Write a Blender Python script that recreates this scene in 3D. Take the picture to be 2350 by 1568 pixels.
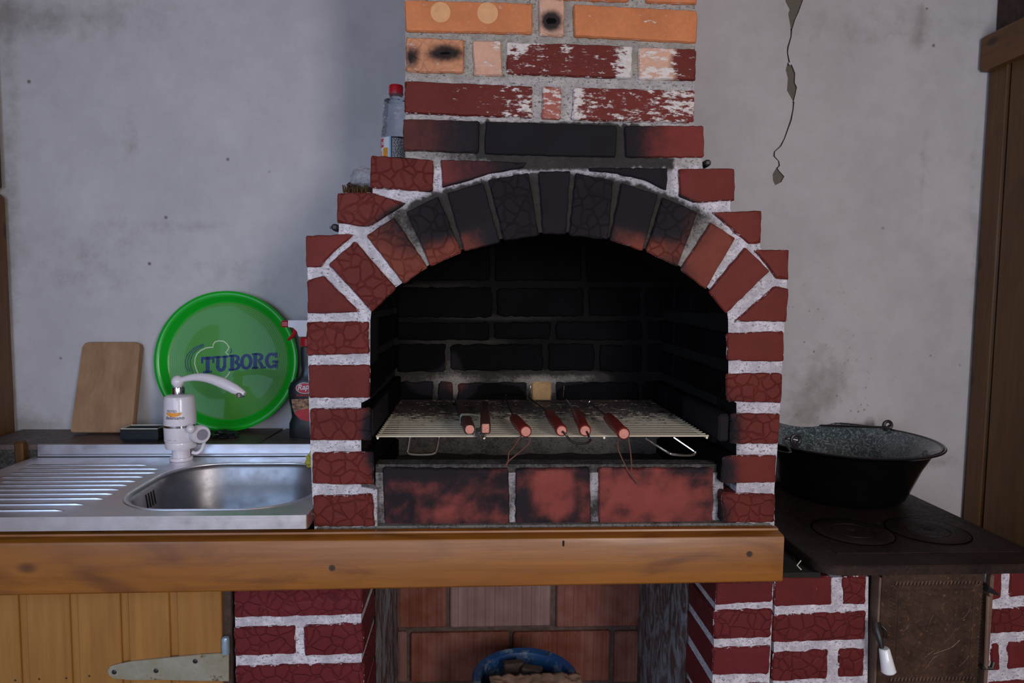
import bpy, bmesh, math, random
from mathutils import Vector, Matrix, Euler, noise
from mathutils.geometry import delaunay_2d_cdt
random.seed(7)
R = math.radians
for o in list(bpy.data.objects): bpy.data.objects.remove(o)
scene = bpy.context.scene
COL = scene.collection

# ------------------------------------------------------------------ camera, world, lights, exposure
F = 1550.0; YAW = 3.2; PITCH = 4.2; ROLL = 0.6; CAM = Vector((0, -1.27, 1.30))
RM = (Matrix.Rotation(R(-YAW), 3, 'Z') @ Matrix.Rotation(R(90 - PITCH), 3, 'X') @ Matrix.Rotation(R(ROLL), 3, 'Z'))
cd = bpy.data.cameras.new('camera'); cam = bpy.data.objects.new('camera', cd); COL.objects.link(cam)
cd.sensor_width = 36; cd.lens = 36 * F / 2350; cd.clip_start = 0.02
cam.matrix_world = Matrix.Translation(CAM) @ RM.to_4x4()
scene.camera = cam
w = bpy.data.worlds.new('world'); scene.world = w; w.use_nodes = True
w.node_tree.nodes['Background'].inputs[0].default_value = (0.35, 0.42, 0.55, 1)
w.node_tree.nodes['Background'].inputs[1].default_value = 0.1
def area(name, loc, target, sx, sy, power, col):
    l = bpy.data.lights.new(name, 'AREA'); l.shape = 'RECTANGLE'; l.size = sx; l.size_y = sy
    l.energy = power; l.color = col
    o = bpy.data.objects.new(name, l); COL.objects.link(o); o.location = loc
    o.rotation_euler = (Vector(target) - Vector(loc)).to_track_quat('-Z', 'Y').to_euler()
    return o
area('window_light', (-1.19, -1.05, 1.45), (0.3, 0.35, 1.15), 0.8, 0.8, 9, (0.4, 0.64, 1.0))
area('rear_fill_light', (-0.45, -3.2, 1.25), (0, 0.3, 1.0), 1.4, 1.0, 24, (0.82, 0.86, 1.0))  # unseen lamp added for steel reflections and cool fill, no known window
area('doorway_light', (1.0, -2.6, 1.5), (0.0, 0.3, 1.0), 0.45, 0.9, 34, (1.0, 0.90, 0.86))
bl = bpy.data.lights.new('bulb_light', 'POINT'); bl.energy = 2.5; bl.shadow_soft_size = 0.03; bl.color = (1, .82, .6)
bo = bpy.data.objects.new('bulb_light', bl); COL.objects.link(bo); bo.location = (0.05, -1.7, 2.05)
scene.view_settings.view_transform = 'Standard'; scene.view_settings.look = 'None'
scene.view_settings.gamma = 1; scene.view_settings.use_curve_mapping = False
scene.view_settings.exposure = -0.18

# ------------------------------------------------------------------ photo geometry -> world points on known planes
def ray(px, py): return RM @ Vector(((px - 1175) / F, -(py - 784) / F, -1))
def P(px, py, Y):
    r = ray(px, py); return CAM + r * ((Y - CAM.y) / r.y)
def PZ(px, py, Z):
    r = ray(px, py); return CAM + r * ((Z - CAM.z) / r.z)
def PX(px, py, X):
    r = ray(px, py); return CAM + r * ((X - CAM.x) / r.x)
WALL = 0.62; YM = .0075

# ------------------------------------------------------------------ node helpers / materials
MATS = {}
class NT:
    def __init__(s, name):
        s.m = bpy.data.materials.new(name); s.m.use_nodes = True; s.t = s.m.node_tree
        s.b = s.t.nodes['Principled BSDF']; MATS[name] = s.m
    def n(s, typ, ins=None, out=0, **props):
        nd = s.t.nodes.new(typ)
        for k, v in props.items(): setattr(nd, k, v)
        for k, v in (ins or {}).items():
            if isinstance(v, bpy.types.NodeSocket): s.t.links.new(v, nd.inputs[k])
            else: nd.inputs[k].default_value = v
        return nd.outputs[out]
    def pos(s): return s.n('ShaderNodeNewGeometry')
    def obj(s): return s.n('ShaderNodeTexCoord', out=3)
    def attr(s, name, out=2): return s.n('ShaderNodeAttribute', out=out, attribute_name=name)
    def noise(s, v, sc, det=4, rough=.6, dist=0):
        return s.n('ShaderNodeTexNoise', {'Vector': v, 'Scale': sc, 'Detail': det, 'Roughness': rough, 'Distortion': dist})
    def vor(s, v, sc, feat='F1', rnd=1):
        return s.n('ShaderNodeTexVoronoi', {'Vector': v, 'Scale': sc, 'Randomness': rnd}, feature=feat)
    def scale(s, v, xyz): return s.n('ShaderNodeMapping', {'Vector': v, 'Scale': xyz})
    def math(s, op, a, b=0., c=0., clamp=False):
        return s.n('ShaderNodeMath', {0: a, 1: b, 2: c}, operation=op, use_clamp=clamp)
    def ss(s, v, a, b):
        return s.n('ShaderNodeMapRange', {0: v, 1: a, 2: b, 3: 0., 4: 1.}, interpolation_type='SMOOTHSTEP')
    def lin(s, v, a, b, c=0., d=1.):
        return s.n('ShaderNodeMapRange', {0: v, 1: a, 2: b, 3: c, 4: d})
    def mix(s, f, a, b, bt='MIX'):
        def c(x): return x if isinstance(x, bpy.types.NodeSocket) else (x[0], x[1], x[2], 1)
        return s.n('ShaderNodeMix', {0: f, 6: c(a), 7: c(b)}, out=2, data_type='RGBA', blend_type=bt)
    def bump(s, h, st, dist, nrm=None):
        d = {'Height': h, 'Strength': st, 'Distance': dist}
        if nrm is not None: d['Normal'] = nrm
        return s.n('ShaderNodeBump', d)
    def set(s, **k):
        mp = dict(col='Base Color', rough='Roughness', metal='Metallic', nrm='Normal', spec='Specular IOR Level',
                  trans='Transmission Weight', alpha='Alpha', coat='Coat Weight', ior='IOR', crough='Coat Roughness')
        for a, v in k.items():
            i = s.b.inputs[mp[a]]
            if isinstance(v, bpy.types.NodeSocket): s.t.links.new(v, i)
            elif a == 'col': i.default_value = (v[0], v[1], v[2], 1)
            else: i.default_value = v
        return s.m

def simple(name, col, rough=.5, metal=0, vary=.12, bump=0., sc=60, spec=.5, coat=0):
    t = NT(name); o = t.obj()
    f = t.noise(o, sc)
    c = t.mix(t.lin(f, .3, .7), [x * (1 - vary) for x in col], [min(1, x * (1 + vary)) for x in col])
    kw = dict(col=c, rough=rough, metal=metal, spec=spec, coat=coat)
    if bump: kw['nrm'] = t.bump(f, bump, .002)
    return t.set(**kw)

def mat_brick():
    t = NT('painted_brick'); p = t.pos()
    n1 = t.noise(p, 14, 5, .65); n2 = t.noise(p, 120, 3, .7); n3 = t.noise(t.scale(p, (30, 30, 90)), 1.3, 5, .7)
    tint = t.attr('tint', 0)
    base = t.mix(t.lin(n1, .3, .7, 0, .55), tint, (0.6, 0.55, 0.55), 'MULTIPLY')
    base = t.mix(t.ss(n2, .45, .75), base, (1.18, 1.1, 1.1), 'MULTIPLY')
    # chips where the bare orange brick shows
    chips = t.math('MULTIPLY', t.ss(t.noise(p, 75, 4, .75, .6), .70, .74), t.attr('chip'))
    base = t.mix(chips, base, (.62, .27, .16))
    # white paint strokes and cement smears
    smear = t.math('ADD', t.attr('wash'), t.math('MULTIPLY', t.math('SUBTRACT', n3, .5), 1.9))
    smear = t.math('ADD', smear, t.math('MULTIPLY', t.math('SUBTRACT', n1, .5), .9))
    wash = t.math('MULTIPLY', t.ss(smear, .42, .60), t.ss(t.attr('wash'), .0, .10))
    base = t.mix(t.math('MULTIPLY', wash, .88), base, t.mix(t.lin(n2, .3, .7), (.60, .55, .52), (.80, .78, .78)))
    e = t.math('ADD', t.attr('edge'), t.math('MULTIPLY', t.math('SUBTRACT', t.noise(p, 85, 4, .7), .5), 1.5))
    ef = t.math('MULTIPLY', t.ss(e, 1.02, 1.12), t.attr('paint'))
    base = t.mix(ef, base, (.70, .69, .74))
    s = t.math('ADD', t.attr('soot'), t.math('MULTIPLY', t.math('SUBTRACT', n1, .5), .55))
    s = t.math('ADD', s, t.math('MULTIPLY', t.math('SUBTRACT', n2, .5), .35))
    sf = t.ss(s, .12, .76)
    base = t.mix(t.math('MULTIPLY', sf, .965), base, t.mix(n1, (.006, .0078, .0105), (.017, .020, .026)))
    base = t.mix(t.ss(t.attr('soot'), .95, 1.02), base, t.mix(n1, (.002, .002, .0025), (.008, .0075, .009)))  # firebox values go near black: soot plus the recess shade painted in
    wv = t.n('ShaderNodeVectorMath', {0: p, 1: t.n('ShaderNodeVectorMath', {0: t.n('ShaderNodeTexNoise', {'Vector': p, 'Scale': 22.}, out=1), 'Scale': .030}, operation='SCALE')}, operation='ADD')
    vd = t.vor(t.scale(wv, (1, .6, 1)), 43, 'DISTANCE_TO_EDGE')
    cr = t.math('MULTIPLY', t.ss(vd, .0, .11), t.attr('emboss'))
    groove = t.math('MULTIPLY', t.math('SUBTRACT', 1., t.ss(vd, .0, .05)), t.math('MULTIPLY', t.attr('emboss'), t.ss(n1, .25, .6)))
    base = t.mix(t.math('MULTIPLY', groove, .55), base, (.35, .33, .34), 'MULTIPLY')
    b1 = t.bump(cr, .8, .0022)
    b2 = t.bump(t.math('ADD', n2, t.math('MULTIPLY', wash, .5)), .45, .0012, b1)
    t.set(col=base, rough=t.lin(sf, 0, 1, .62, .80), nrm=b2, spec=t.lin(t.attr('soot'), .7, 1., .16, .05))
mat_brick()
def mat_mortar():
    t = NT('painted_mortar'); p = t.pos()
    n1 = t.noise(p, 38, 6, .72); n2 = t.noise(p, 190, 3, .7); n0 = t.noise(p, 9, 3)
    white = t.mix(t.lin(n1, .35, .65), (.42, .40, .46), (.78, .76, .84))
    cem = t.mix(t.lin(n1, .3, .7), (.24, .225, .205), (.44, .42, .39))
    base = t.mix(t.attr('paint'), cem, white)
    pits = t.math('MULTIPLY', t.ss(t.noise(t.scale(p, (1, 1, 1.6)), 150, 5, .85, .4), .53, .60), t.ss(n1, .36, .5))
    base = t.mix(t.math('MULTIPLY', pits, .85), base, (.07, .06, .07))
    s = t.math('ADD', t.attr('soot'), t.math('MULTIPLY', t.math('SUBTRACT', n1, .5), .9))
    s = t.math('ADD', s, t.math('MULTIPLY', t.math('SUBTRACT', n2, .5), .5))
    base = t.mix(t.math('MULTIPLY', t.ss(s, .15, .85), .96), base, t.mix(n1, (.008, .0075, .0075), (.04, .036, .032)))
    base = t.mix(t.ss(t.attr('soot'), .95, 1.02), base, t.mix(n1, (.002, .002, .0025), (.010, .0095, .010)))  # firebox joints likewise, shade of the opening added to the soot colour
    b = t.bump(t.math('ADD', n1, t.math('MULTIPLY', n2, .4)), .8, .004)
    t.set(col=base, rough=.88, nrm=b, spec=.2)
mat_mortar()
def mat_plaster():
    t = NT('wall_plaster'); p = t.pos()
    n1 = t.noise(p, 3.2, 6, .62); n2 = t.noise(p, 170, 3, .6); n3 = t.noise(p, 22, 5, .7)
    base = t.mix(t.lin(n1, .3, .7), (.50, .50, .54), (.62, .62, .665))
    base = t.mix(t.lin(n3, .35, .75, 0, .35), base, (.80, .77, .74), 'MULTIPLY')
    st = t.math('ADD', t.math('MULTIPLY', t.attr('stain'), 1.25), t.math('MULTIPLY', t.math('SUBTRACT', n3, .5), .9))
    st = t.math('MULTIPLY', t.ss(st, .15, .95), t.lin(t.attr('stain'), 0, .2))
    base = t.mix(t.math('MULTIPLY', st, .62), base, (.20, .18, .15))
    fl = t.vor(p, 13, 'F1'); spots = t.math('MULTIPLY', t.math('SUBTRACT', 1., t.ss(fl, .045, .085)), t.ss(t.noise(p, 5), .52, .6))
    fl2 = t.vor(p, 55, 'F1'); sp2 = t.math('MULTIPLY', t.math('SUBTRACT', 1., t.ss(fl2, .10, .22)), t.math('MULTIPLY', t.attr('fleck'), t.ss(n3, .45, .6)))
    base = t.mix(t.math('MULTIPLY', t.math('MAXIMUM', spots, sp2), .75), base, (.10, .07, .05))
    b = t.bump(n2, .35, .0012); b = t.bump(n1, .5, .02, b)
    t.set(col=base, rough=.86, nrm=b, spec=.25)
mat_plaster()
def mat_wood(name, c1, c2, c3, axis='X', sc=1., rough=.38, coat=.25, blotch=.5, knots=.75):
    t = NT(name); p = t.pos()
    k = {'X': (1.2, 26, 26), 'Z': (26, 26, 1.6), 'Y': (26, 1.2, 26)}[axis]
    v = t.scale(p, tuple(a * sc for a in k))
    g = t.noise(v, 1.0, 6, .62, 1.2); fine = t.noise(t.scale(p, tuple(a * 5 * sc for a in k)), 1., 4, .6)
    bl = t.noise(t.scale(p, tuple(3 if a < 5 else 9 for a in k)), 1.4, 4, .6, .8)
    c = t.mix(t.lin(g, .28, .72), c1, c2)
    c = t.mix(t.math('MULTIPLY', t.ss(bl, .45, .75), blotch), c, c3)
    c = t.mix(t.lin(fine, .3, .7, 0, .35), c, (.62, .55, .5), 'MULTIPLY')
    kn = t.vor(t.scale(p, tuple((5. if a < 5 else 9.) for a in k)), 1.0, 'F1')
    kf = t.math('SUBTRACT', 1., t.ss(kn, .05, .14))
    c = t.mix(t.math('MULTIPLY', kf, knots), c, [x * .35 for x in c3])
    b = t.bump(t.math('ADD', fine, t.math('MULTIPLY', g, .6)), .22, .0012)
    t.set(col=c, rough=t.lin(fine, .3, .7, rough - .06, rough + .12), nrm=b, coat=coat, crough=.3)
mat_wood('varnished_beam', (.23, .074, .006), (.35, .130, .012), (.11, .030, .004), 'X', rough=.40, coat=.18, blotch=.75)
mat_wood('pine_door', (.30, .135, .028), (.41, .205, .050), (.20, .085, .020), 'Z', rough=.45, coat=.15, blotch=.35)
mat_wood('dark_timber', (.095, .038, .005), (.15, .064, .010), (.045, .018, .005), 'Z', rough=.5, coat=.1)
mat_wood('dark_timber_along', (.13, .055, .010), (.18, .075, .014), (.05, .02, .006), 'Y', rough=.5, coat=.1)
mat_wood('cutting_board_wood', (.33, .19, .10), (.43, .26, .145), (.24, .13, .07), 'Z', rough=.6, coat=0, blotch=.6, sc=.8, knots=0.)
mat_wood('red_handle_wood', (.20, .022, .018), (.30, .040, .028), (.12, .015, .012), 'Y', rough=.4, coat=.3)
simple('handle_end_grain', (.62, .25, .19), .6, vary=.2, sc=300)
mat_wood('brown_handle_wood', (.055, .022, .018), (.085, .036, .03), (.03, .013, .011), 'Y', rough=.5)
def mat_steel(name, col=(.60, .61, .64), rough=.28, aniso_axis=(4, 300, 300), b=.10):
    t = NT(name); p = t.pos()
    s = t.noise(t.scale(p, aniso_axis), 1., 3, .6); n = t.noise(p, 26, 4, .6)
    c = t.mix(t.lin(n, .3, .75, 0, .5), col, [x * .72 for x in col])
    scr = t.noise(p, 420, 2, .5)
    t.set(col=c, metal=1, rough=t.lin(n, .3, .7, rough - .05, rough + .12), nrm=t.bump(t.math('ADD', s, t.math('MULTIPLY', scr, .6)), b, .0006))
mat_steel('sink_steel', (.86, .85, .91), .36)
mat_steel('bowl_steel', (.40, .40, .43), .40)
def mat_grate():
    t = NT('grate_steel'); p = t.pos(); n = t.noise(p, 45, 5, .75)
    sep = t.n('ShaderNodeSeparateXYZ', {0: p}, out=1)
    rust = t.math('ADD', t.lin(sep, .10, .32, .15, .80), t.math('MULTIPLY', t.math('SUBTRACT', n, .5), 1.5))
    r_ = t.ss(rust, .3, .75)
    t.set(col=t.mix(r_, (.95, .88, .70), (.05, .035, .035)), metal=t.lin(r_, 0, 1, .45, .2), rough=.32)
mat_grate()
simple('chrome', (.72, .74, .78), .12, 1, .05)
simple('black_iron', (.018, .017, .019), .45, 0, .3, .3, 120)
simple('dark_wire', (.10, .09, .10), .35, 1, .2)
def mat_rust(name, a, b, c, rough=.55, metal=.3, spk=.6, sc2=110):
    t = NT(name); p = t.pos()
    n = t.noise(p, 16, 6, .7); n2 = t.noise(p, sc2, 4, .7)
    col = t.mix(t.lin(n, .3, .7), a, b)
    col = t.mix(t.math('MULTIPLY', t.ss(n2, .58, .70), spk), col, c)
    t.set(col=col, rough=t.lin(n2, .3, .7, rough - .1, rough + .15), metal=metal, nrm=t.bump(t.math('ADD', n2, n), .45, .0015), spec=.35)
mat_rust('stove_plate_iron', (.013, .009, .009), (.040, .022, .019), (.075, .038, .028), .50, .25, .4)
mat_rust('rusty_door_iron', (.040, .025, .020), (.115, .064, .046), (.26, .12, .05), .40, .35, .7)
mat_rust('rusty_frame_iron', (.13, .08, .06), (.25, .16, .12), (.12, .05, .03), .6, .2, .6)
mat_rust('hinge_plate', (.34, .31, .21), (.46, .46, .40), (.15, .085, .035), .42, .45, .95, 42)
simple('hinge_pin_blue', (.30, .42, .52), .35, .4, .2)
def mat_tray():
    t = NT('green_tray'); o = t.obj()
    r = t.n('ShaderNodeVectorMath', {0: o, 1: (1., 0., 1.)}, operation='MULTIPLY')
    ln = t.n('ShaderNodeVectorMath', {0: r}, out=1, operation='LENGTH')
    rip = t.math('SINE', t.math('MULTIPLY', ln, 1250.))
    inner = t.math('SUBTRACT', 1., t.ss(ln, .157, .160))
    n = t.noise(o, 400, 2)
    f = t.math('MULTIPLY', inner, t.lin(n, .3, .7, .75, 1.))
    col = t.mix(f, (.004, .44, .020), (.055, .27, .022))
    t.set(col=col, rough=t.lin(inner, 0, 1, .28, .5), nrm=t.bump(t.math('MULTIPLY', rip, inner), .2, .0007), coat=.2)
mat_tray()
simple('logo_blue', (.004, .035, .17), .5, vary=.2, sc=500)
simple('logo_pale', (.50, .66, .46), .5, vary=.1)
simple('white_plastic', (.80, .76, .82), .25, vary=.03, coat=.3)
simple('grey_mark', (.30, .28, .33), .5)
simple('print_orange', (.90, .36, .04), .4)
simple('print_navy', (.02, .02, .06), .4)
simple('black_plastic', (.012, .016, .020), .28, vary=.2)
simple('red_plastic', (.55, .008, .02), .35, vary=.08)
simple('label_red', (.65, .02, .03), .4)
simple('label_white', (.85, .85, .87), .4, vary=.03)
simple('label_black', (.012, .016, .03), .35)
simple('label_blue', (.35, .60, .78), .4)
simple('label_green', (.05, .30, .22), .4)
simple('yellow_plastic', (.62, .55, .06), .5)
simple('tape_white', (.62, .64, .55), .6, vary=.08, bump=.4)
simple('cord_brown', (.14, .055, .04), .8, vary=.2)
simple('ash', (.06, .056, .05), .95, vary=.5, bump=.8, sc=120)
simple('exposed_render', (.17, .155, .135), .95, vary=.35, bump=.9, sc=420)
simple('block_joint', (.11, .075, .065), .9, vary=.4, bump=.5)
simple('pale_paint', (.68, .36, .17), .7, vary=.1)
simple('sooty_gap', (.012, .010, .010), .9)
simple('floor_concrete', (.22, .20, .18), .85, vary=.2, bump=.3, sc=12)
simple('ceiling_board', (.12, .075, .045), .7, vary=.2)
simple('kraft_paper', (.34, .20, .13), .8, vary=.12, bump=.3, sc=80)
simple('charred_shade_wood', (.055, .032, .024), .85, vary=.4, bump=.6)  # dark wood colour, also painting shade on the gap board and jamb
simple('bristles', (.16, .085, .03), .8, vary=.4)
simple('porcelain', (.82, .86, .92), .15, vary=.02, coat=.5)
simple('plaster_crust', (.66, .65, .70), .9, vary=.12, bump=.8, sc=60)
simple('screw_metal', (.10, .07, .05), .5, .6)
def mat_blockclay():
    t = NT('hollow_clay'); p = t.pos()
    n = t.noise(p, 10, 5, .65); g = t.noise(t.scale(p, (75, 75, 1.5)), 1., 3, .5)
    c = t.mix(t.lin(n, .3, .7), (.20, .060, .038), (.33, .115, .075))
    c = t.mix(t.math('MULTIPLY', t.math('ADD', t.attr('wash'), t.math('MULTIPLY', t.math('SUBTRACT', n, .5), 1.)), .6, 0, True), c, (.38, .33, .34))
    wv = t.n('ShaderNodeTexWave', {'Vector': p, 'Scale': 21., 'Distortion': .2}, out=1, wave_type='BANDS', bands_direction='X')
    c = t.mix(t.lin(g, .3, .7, 0, .5), c, (.5, .45, .45), 'MULTIPLY')
    t.set(col=c, rough=.8, nrm=t.bump(t.math('ADD', t.math('MULTIPLY', wv, .7), g), .5, .003), spec=.3)
mat_blockclay()
def mat_smearplaster():
    t = NT('rough_plaster_smear'); p = t.pos()
    n = t.noise(t.scale(p, (6, 9, 4)), 2.2, 6, .7, 1.5); n2 = t.noise(p, 60, 4, .7)
    w_ = t.noise(p, 7, 3)
    c = t.mix(t.ss(n, .42, .6), (.13, .075, .065), t.mix(w_, (.26, .24, .25), (.33, .37, .43)))
    t.set(col=c, rough=.88, nrm=t.bump(t.math('ADD', n, t.math('MULTIPLY', n2, .4)), .9, .008), spec=.2)
mat_smearplaster()
def mat_tile():
    t = NT('brown_stone_tile'); p = t.pos()
    n = t.noise(p, 18, 6, .7); n2 = t.noise(p, 90, 4, .7)
    c = t.mix(t.lin(n, .3, .7), (.070, .048, .045), (.17, .125, .115))
    t.set(col=c, rough=t.lin(n2, .3, .7, .38, .65), nrm=t.bump(t.math('ADD', n, t.math('MULTIPLY', n2, .3)), .6, .005))
mat_tile()
def mat_enamel():
    t = NT('speckled_enamel'); o = t.obj()
    wv = t.n('ShaderNodeVectorMath', {0: o, 1: t.n('ShaderNodeVectorMath', {0: t.n('ShaderNodeTexNoise', {'Vector': o, 'Scale': 30.}, out=1), 'Scale': .03}, operation='SCALE')}, operation='ADD')
    v = t.noise(wv, 85, 3, .5, .8)
    ln = t.math('SUBTRACT', 1., t.ss(t.math('ABSOLUTE', t.math('SUBTRACT', v, .5)), .0, .045))
    b = t.noise(o, 5, 3)
    c = t.mix(t.math('MULTIPLY', ln, .85), t.mix(b, (.045, .068, .078), (.085, .12, .14)), (.32, .42, .47))
    t.set(col=c, rough=.16, nrm=t.bump(ln, .3, .0015), coat=.6)
mat_enamel()
simple('black_enamel', (.003, .003, .004), .22, vary=.2, spec=.3)
simple('rim_enamel', (.008, .009, .012), .15, vary=.1, coat=.5)
def mat_bucket():
    t = NT('blue_dirty_paint'); p = t.pos(); n = t.noise(p, 22, 6, .75)
    c = t.mix(t.ss(n, .50, .62), (.010, .055, .17), (.14, .19, .25))
    c = t.mix(t.ss(t.noise(p, 50), .6, .7), c, (.03, .025, .03))
    t.set(col=c, rough=.5, nrm=t.bump(n, .3, .001))
mat_bucket()
def mat_pet(name, col, alpha, rough, b=0.):
    t = NT(name); o = t.obj(); n = t.vor(o, 130, 'SMOOTH_F1')
    kw = dict(col=col, rough=rough, trans=alpha, ior=1.25)
    if b: kw['nrm'] = t.bump(n, b, .002)
    t.set(**kw)
mat_pet('clear_pet', (.90, .95, 1.), .96, .06, .8)
mat_pet('bag_film', (.80, .80, .86), .75, .30)

# ------------------------------------------------------------------ mesh helpers
class MB:
    def __init__(s): s.v = []; s.f = []; s.mi = []; s.a = {}
    def add(s, vs, fs, mi=0, **attrs):
        o = len(s.v); s.v += [Vector(q) for q in vs]; s.f += [[i + o for i in f] for f in fs]; s.mi += [mi] * len(fs)
        for k, val in attrs.items():
            L = s.a.setdefault(k, {})
            for i in range(len(vs)): L[o + i] = val[i] if isinstance(val, (list, tuple)) and len(val) == len(vs) and not (k == 'tint' and len(vs) == 3) else val
        return s
    def box(s, x0, x1, y0, y1, z0, z1, bev=0.0, mi=0, **at):
        if bev <= 0:
            vs = [(x, y, z) for x in (x0, x1) for y in (y0, y1) for z in (z0, z1)]
            return s.add(vs, [(0, 1, 3, 2), (4, 6, 7, 5), (0, 4, 5, 1), (2, 3, 7, 6), (0, 2, 6, 4), (1, 5, 7, 3)], mi, **at)
        b = min(bev, (x1 - x0) * .45, (y1 - y0) * .45, (z1 - z0) * .45)
        vs = []; idx = {}
        for ix, x in enumerate((x0, x1)):
            for iy, y in enumerate((y0, y1)):
                for iz, z in enumerate((z0, z1)):
                    sx, sy, sz = (1 - 2 * ix), (1 - 2 * iy), (1 - 2 * iz)
                    idx[(ix, iy, iz, 0)] = len(vs); vs.append((x, y + sy * b, z + sz * b))
                    idx[(ix, iy, iz, 1)] = len(vs); vs.append((x + sx * b, y, z + sz * b))
                    idx[(ix, iy, iz, 2)] = len(vs); vs.append((x + sx * b, y + sy * b, z))
        fs = []
        for i in (0, 1):
            fs.append([idx[(i, a, c, 0)] for a, c in ((0, 0), (0, 1), (1, 1), (1, 0))])
            fs.append([idx[(a, i, c, 1)] for a, c in ((0, 0), (0, 1), (1, 1), (1, 0))])
            fs.append([idx[(a, c, i, 2)] for a, c in ((0, 0), (0, 1), (1, 1), (1, 0))])
        for i in (0, 1):
            for j in (0, 1):
                fs.append([idx[(i, j, 0, 0)], idx[(i, j, 0, 1)], idx[(i, j, 1, 1)], idx[(i, j, 1, 0)]])
                fs.append([idx[(i, 0, j, 0)], idx[(i, 0, j, 2)], idx[(i, 1, j, 2)], idx[(i, 1, j, 0)]])
                fs.append([idx[(0, i, j, 1)], idx[(0, i, j, 2)], idx[(1, i, j, 2)], idx[(1, i, j, 1)]])
                for k in (0, 1): fs.append([idx[(i, j, k, 0)], idx[(i, j, k, 1)], idx[(i, j, k, 2)]])
        return s.add(vs, fs, mi, **at)
    def tube(s, pts, r, n=8, mi=0, smooth=0, caps=True):
        pts = [Vector(p) for p in pts]
        rr = list(r) if isinstance(r, (list, tuple)) else [r] * len(pts)
        if smooth:
            q = []; rq = []
            for i in range(len(pts) - 1):
                p0 = pts[max(i - 1, 0)]; p1 = pts[i]; p2 = pts[i + 1]; p3 = pts[min(i + 2, len(pts) - 1)]
                for k in range(smooth):
                    t = k / smooth
                    q.append(.5 * ((2 * p1) + (p2 - p0) * t + (2 * p0 - 5 * p1 + 4 * p2 - p3) * t * t + (3 * p1 - p0 - 3 * p2 + p3) * t ** 3))
                    rq.append(rr[i] * (1 - t) + rr[i + 1] * t)
            q.append(pts[-1]); rq.append(rr[-1]); pts, rr = q, rq
        vs = []; fs = []; up = None
        for i, p in enumerate(pts):
            d = (pts[min(i + 1, len(pts) - 1)] - pts[max(i - 1, 0)]).normalized()
            if up is None: up = d.orthogonal().normalized()
            up = (up - d * up.dot(d)).normalized(); sd = d.cross(up)
            for k in range(n):
                a = 2 * math.pi * k / n; vs.append(p + (up * math.cos(a) + sd * math.sin(a)) * rr[i])
        for i in range(len(pts) - 1):
            for k in range(n):
                a = i * n + k; b = i * n + (k + 1) % n; fs.append((a, b, b + n, a + n))
        if caps: fs.append(tuple(range(n))[::-1]); fs.append(tuple(range((len(pts) - 1) * n, len(pts) * n)))
        return s.add(vs, fs, mi)
    def lathe(s, prof, c=(0, 0, 0), n=32, mi=0, M=None, mis=None, caps=True):
        # prof: list of (r, z)
        vs = []; fs = []; c = Vector(c)
        for r_, z_ in prof:
            for k in range(n):
                a = 2 * math.pi * k / n; q = Vector((r_ * math.cos(a), r_ * math.sin(a), z_))
                if M: q = M @ q
                vs.append(c + q)
        for i in range(len(prof) - 1):
            for k in range(n):
                a = i * n + k; b = i * n + (k + 1) % n; fs.append((a, b, b + n, a + n))
        o = len(s.f); s.add(vs, fs, mi)
        if mis:
            for i in range(len(prof) - 1):
                for k in range(n): s.mi[o + i * n + k] = mis[i]
        if caps and prof[0][0] > 1e-3: s.f.append([len(s.v) - len(vs) + k for k in range(n)][::-1]); s.mi.append(mis[0] if mis else mi)
        if caps and prof[-1][0] > 1e-3: s.f.append([len(s.v) - n + k for k in range(n)]); s.mi.append(mis[-1] if mis else mi)
        return s
    def prism(s, poly, M, depth, mi=0, bev=0):
        # poly: 2-D outline (u,v); M maps (u,v,w)->world; extruded along +w from 0 to depth
        n = len(poly); vs = [M(u, v, 0) for u, v in poly] + [M(u, v, depth) for u, v in poly]
        fs = [list(range(n)), list(range(2 * n - 1, n - 1, -1))] + [[i, i + n, (i + 1) % n + n, (i + 1) % n] for i in range(n)]
        return s.add(vs, fs, mi)
    def build(s, name, mats, parent=None, smooth=True, ang=35, origin=None):
        me = bpy.data.meshes.new(name)
        org = Vector(origin) if origin is not None else Vector((0, 0, 0))
        me.from_pydata([tuple(v - org) for v in s.v], [], s.f)
        if not isinstance(mats, (list, tuple)): mats = [mats]
        for m in mats: me.materials.append(MATS[m])
        me.polygons.foreach_set('material_index', s.mi)
        for k, L in s.a.items():
            if k == 'tint':
                at = me.attributes.new(k, 'FLOAT_COLOR', 'POINT')
                for i in range(len(s.v)): c = L.get(i, (.2, .04, .03)); at.data[i].color = (c[0], c[1], c[2], 1)
            else:
                at = me.attributes.new(k, 'FLOAT', 'POINT')
                for i in range(len(s.v)): at.data[i].value = float(L.get(i, 0))
        me.validate(); bm = bmesh.new(); bm.from_mesh(me); bmesh.ops.recalc_face_normals(bm, faces=bm.faces); bm.to_mesh(me); bm.free()
        if smooth:
            me.polygons.foreach_set('use_smooth', [True] * len(me.polygons)); me.set_sharp_from_angle(angle=R(ang))
        me.update()
        o = bpy.data.objects.new(name, me); COL.objects.link(o); o.location = org
        if parent is not None:
            o.parent = parent; o.matrix_parent_inverse = Matrix.Identity(4)
            o.location = org - world_loc(parent)
        return o
def world_loc(o):
    p = o.location.copy()
    while o.parent is not None: o = o.parent; p += o.location
    return p
def thing(name, label, cat, loc=(0, 0, 0), group=None):
    o = bpy.data.objects.new(name, None); COL.objects.link(o); o.location = loc; o.empty_display_size = .05
    o['label'] = label; o['category'] = cat
    if group: o['group'] = group
    return o
def tag(o, label, cat, group=None):
    o['label'] = label; o['category'] = cat
    if group: o['group'] = group
    return o
def struct(o, label=None):
    o['kind'] = 'structure'
    if label: o['label'] = label
    return o
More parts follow.
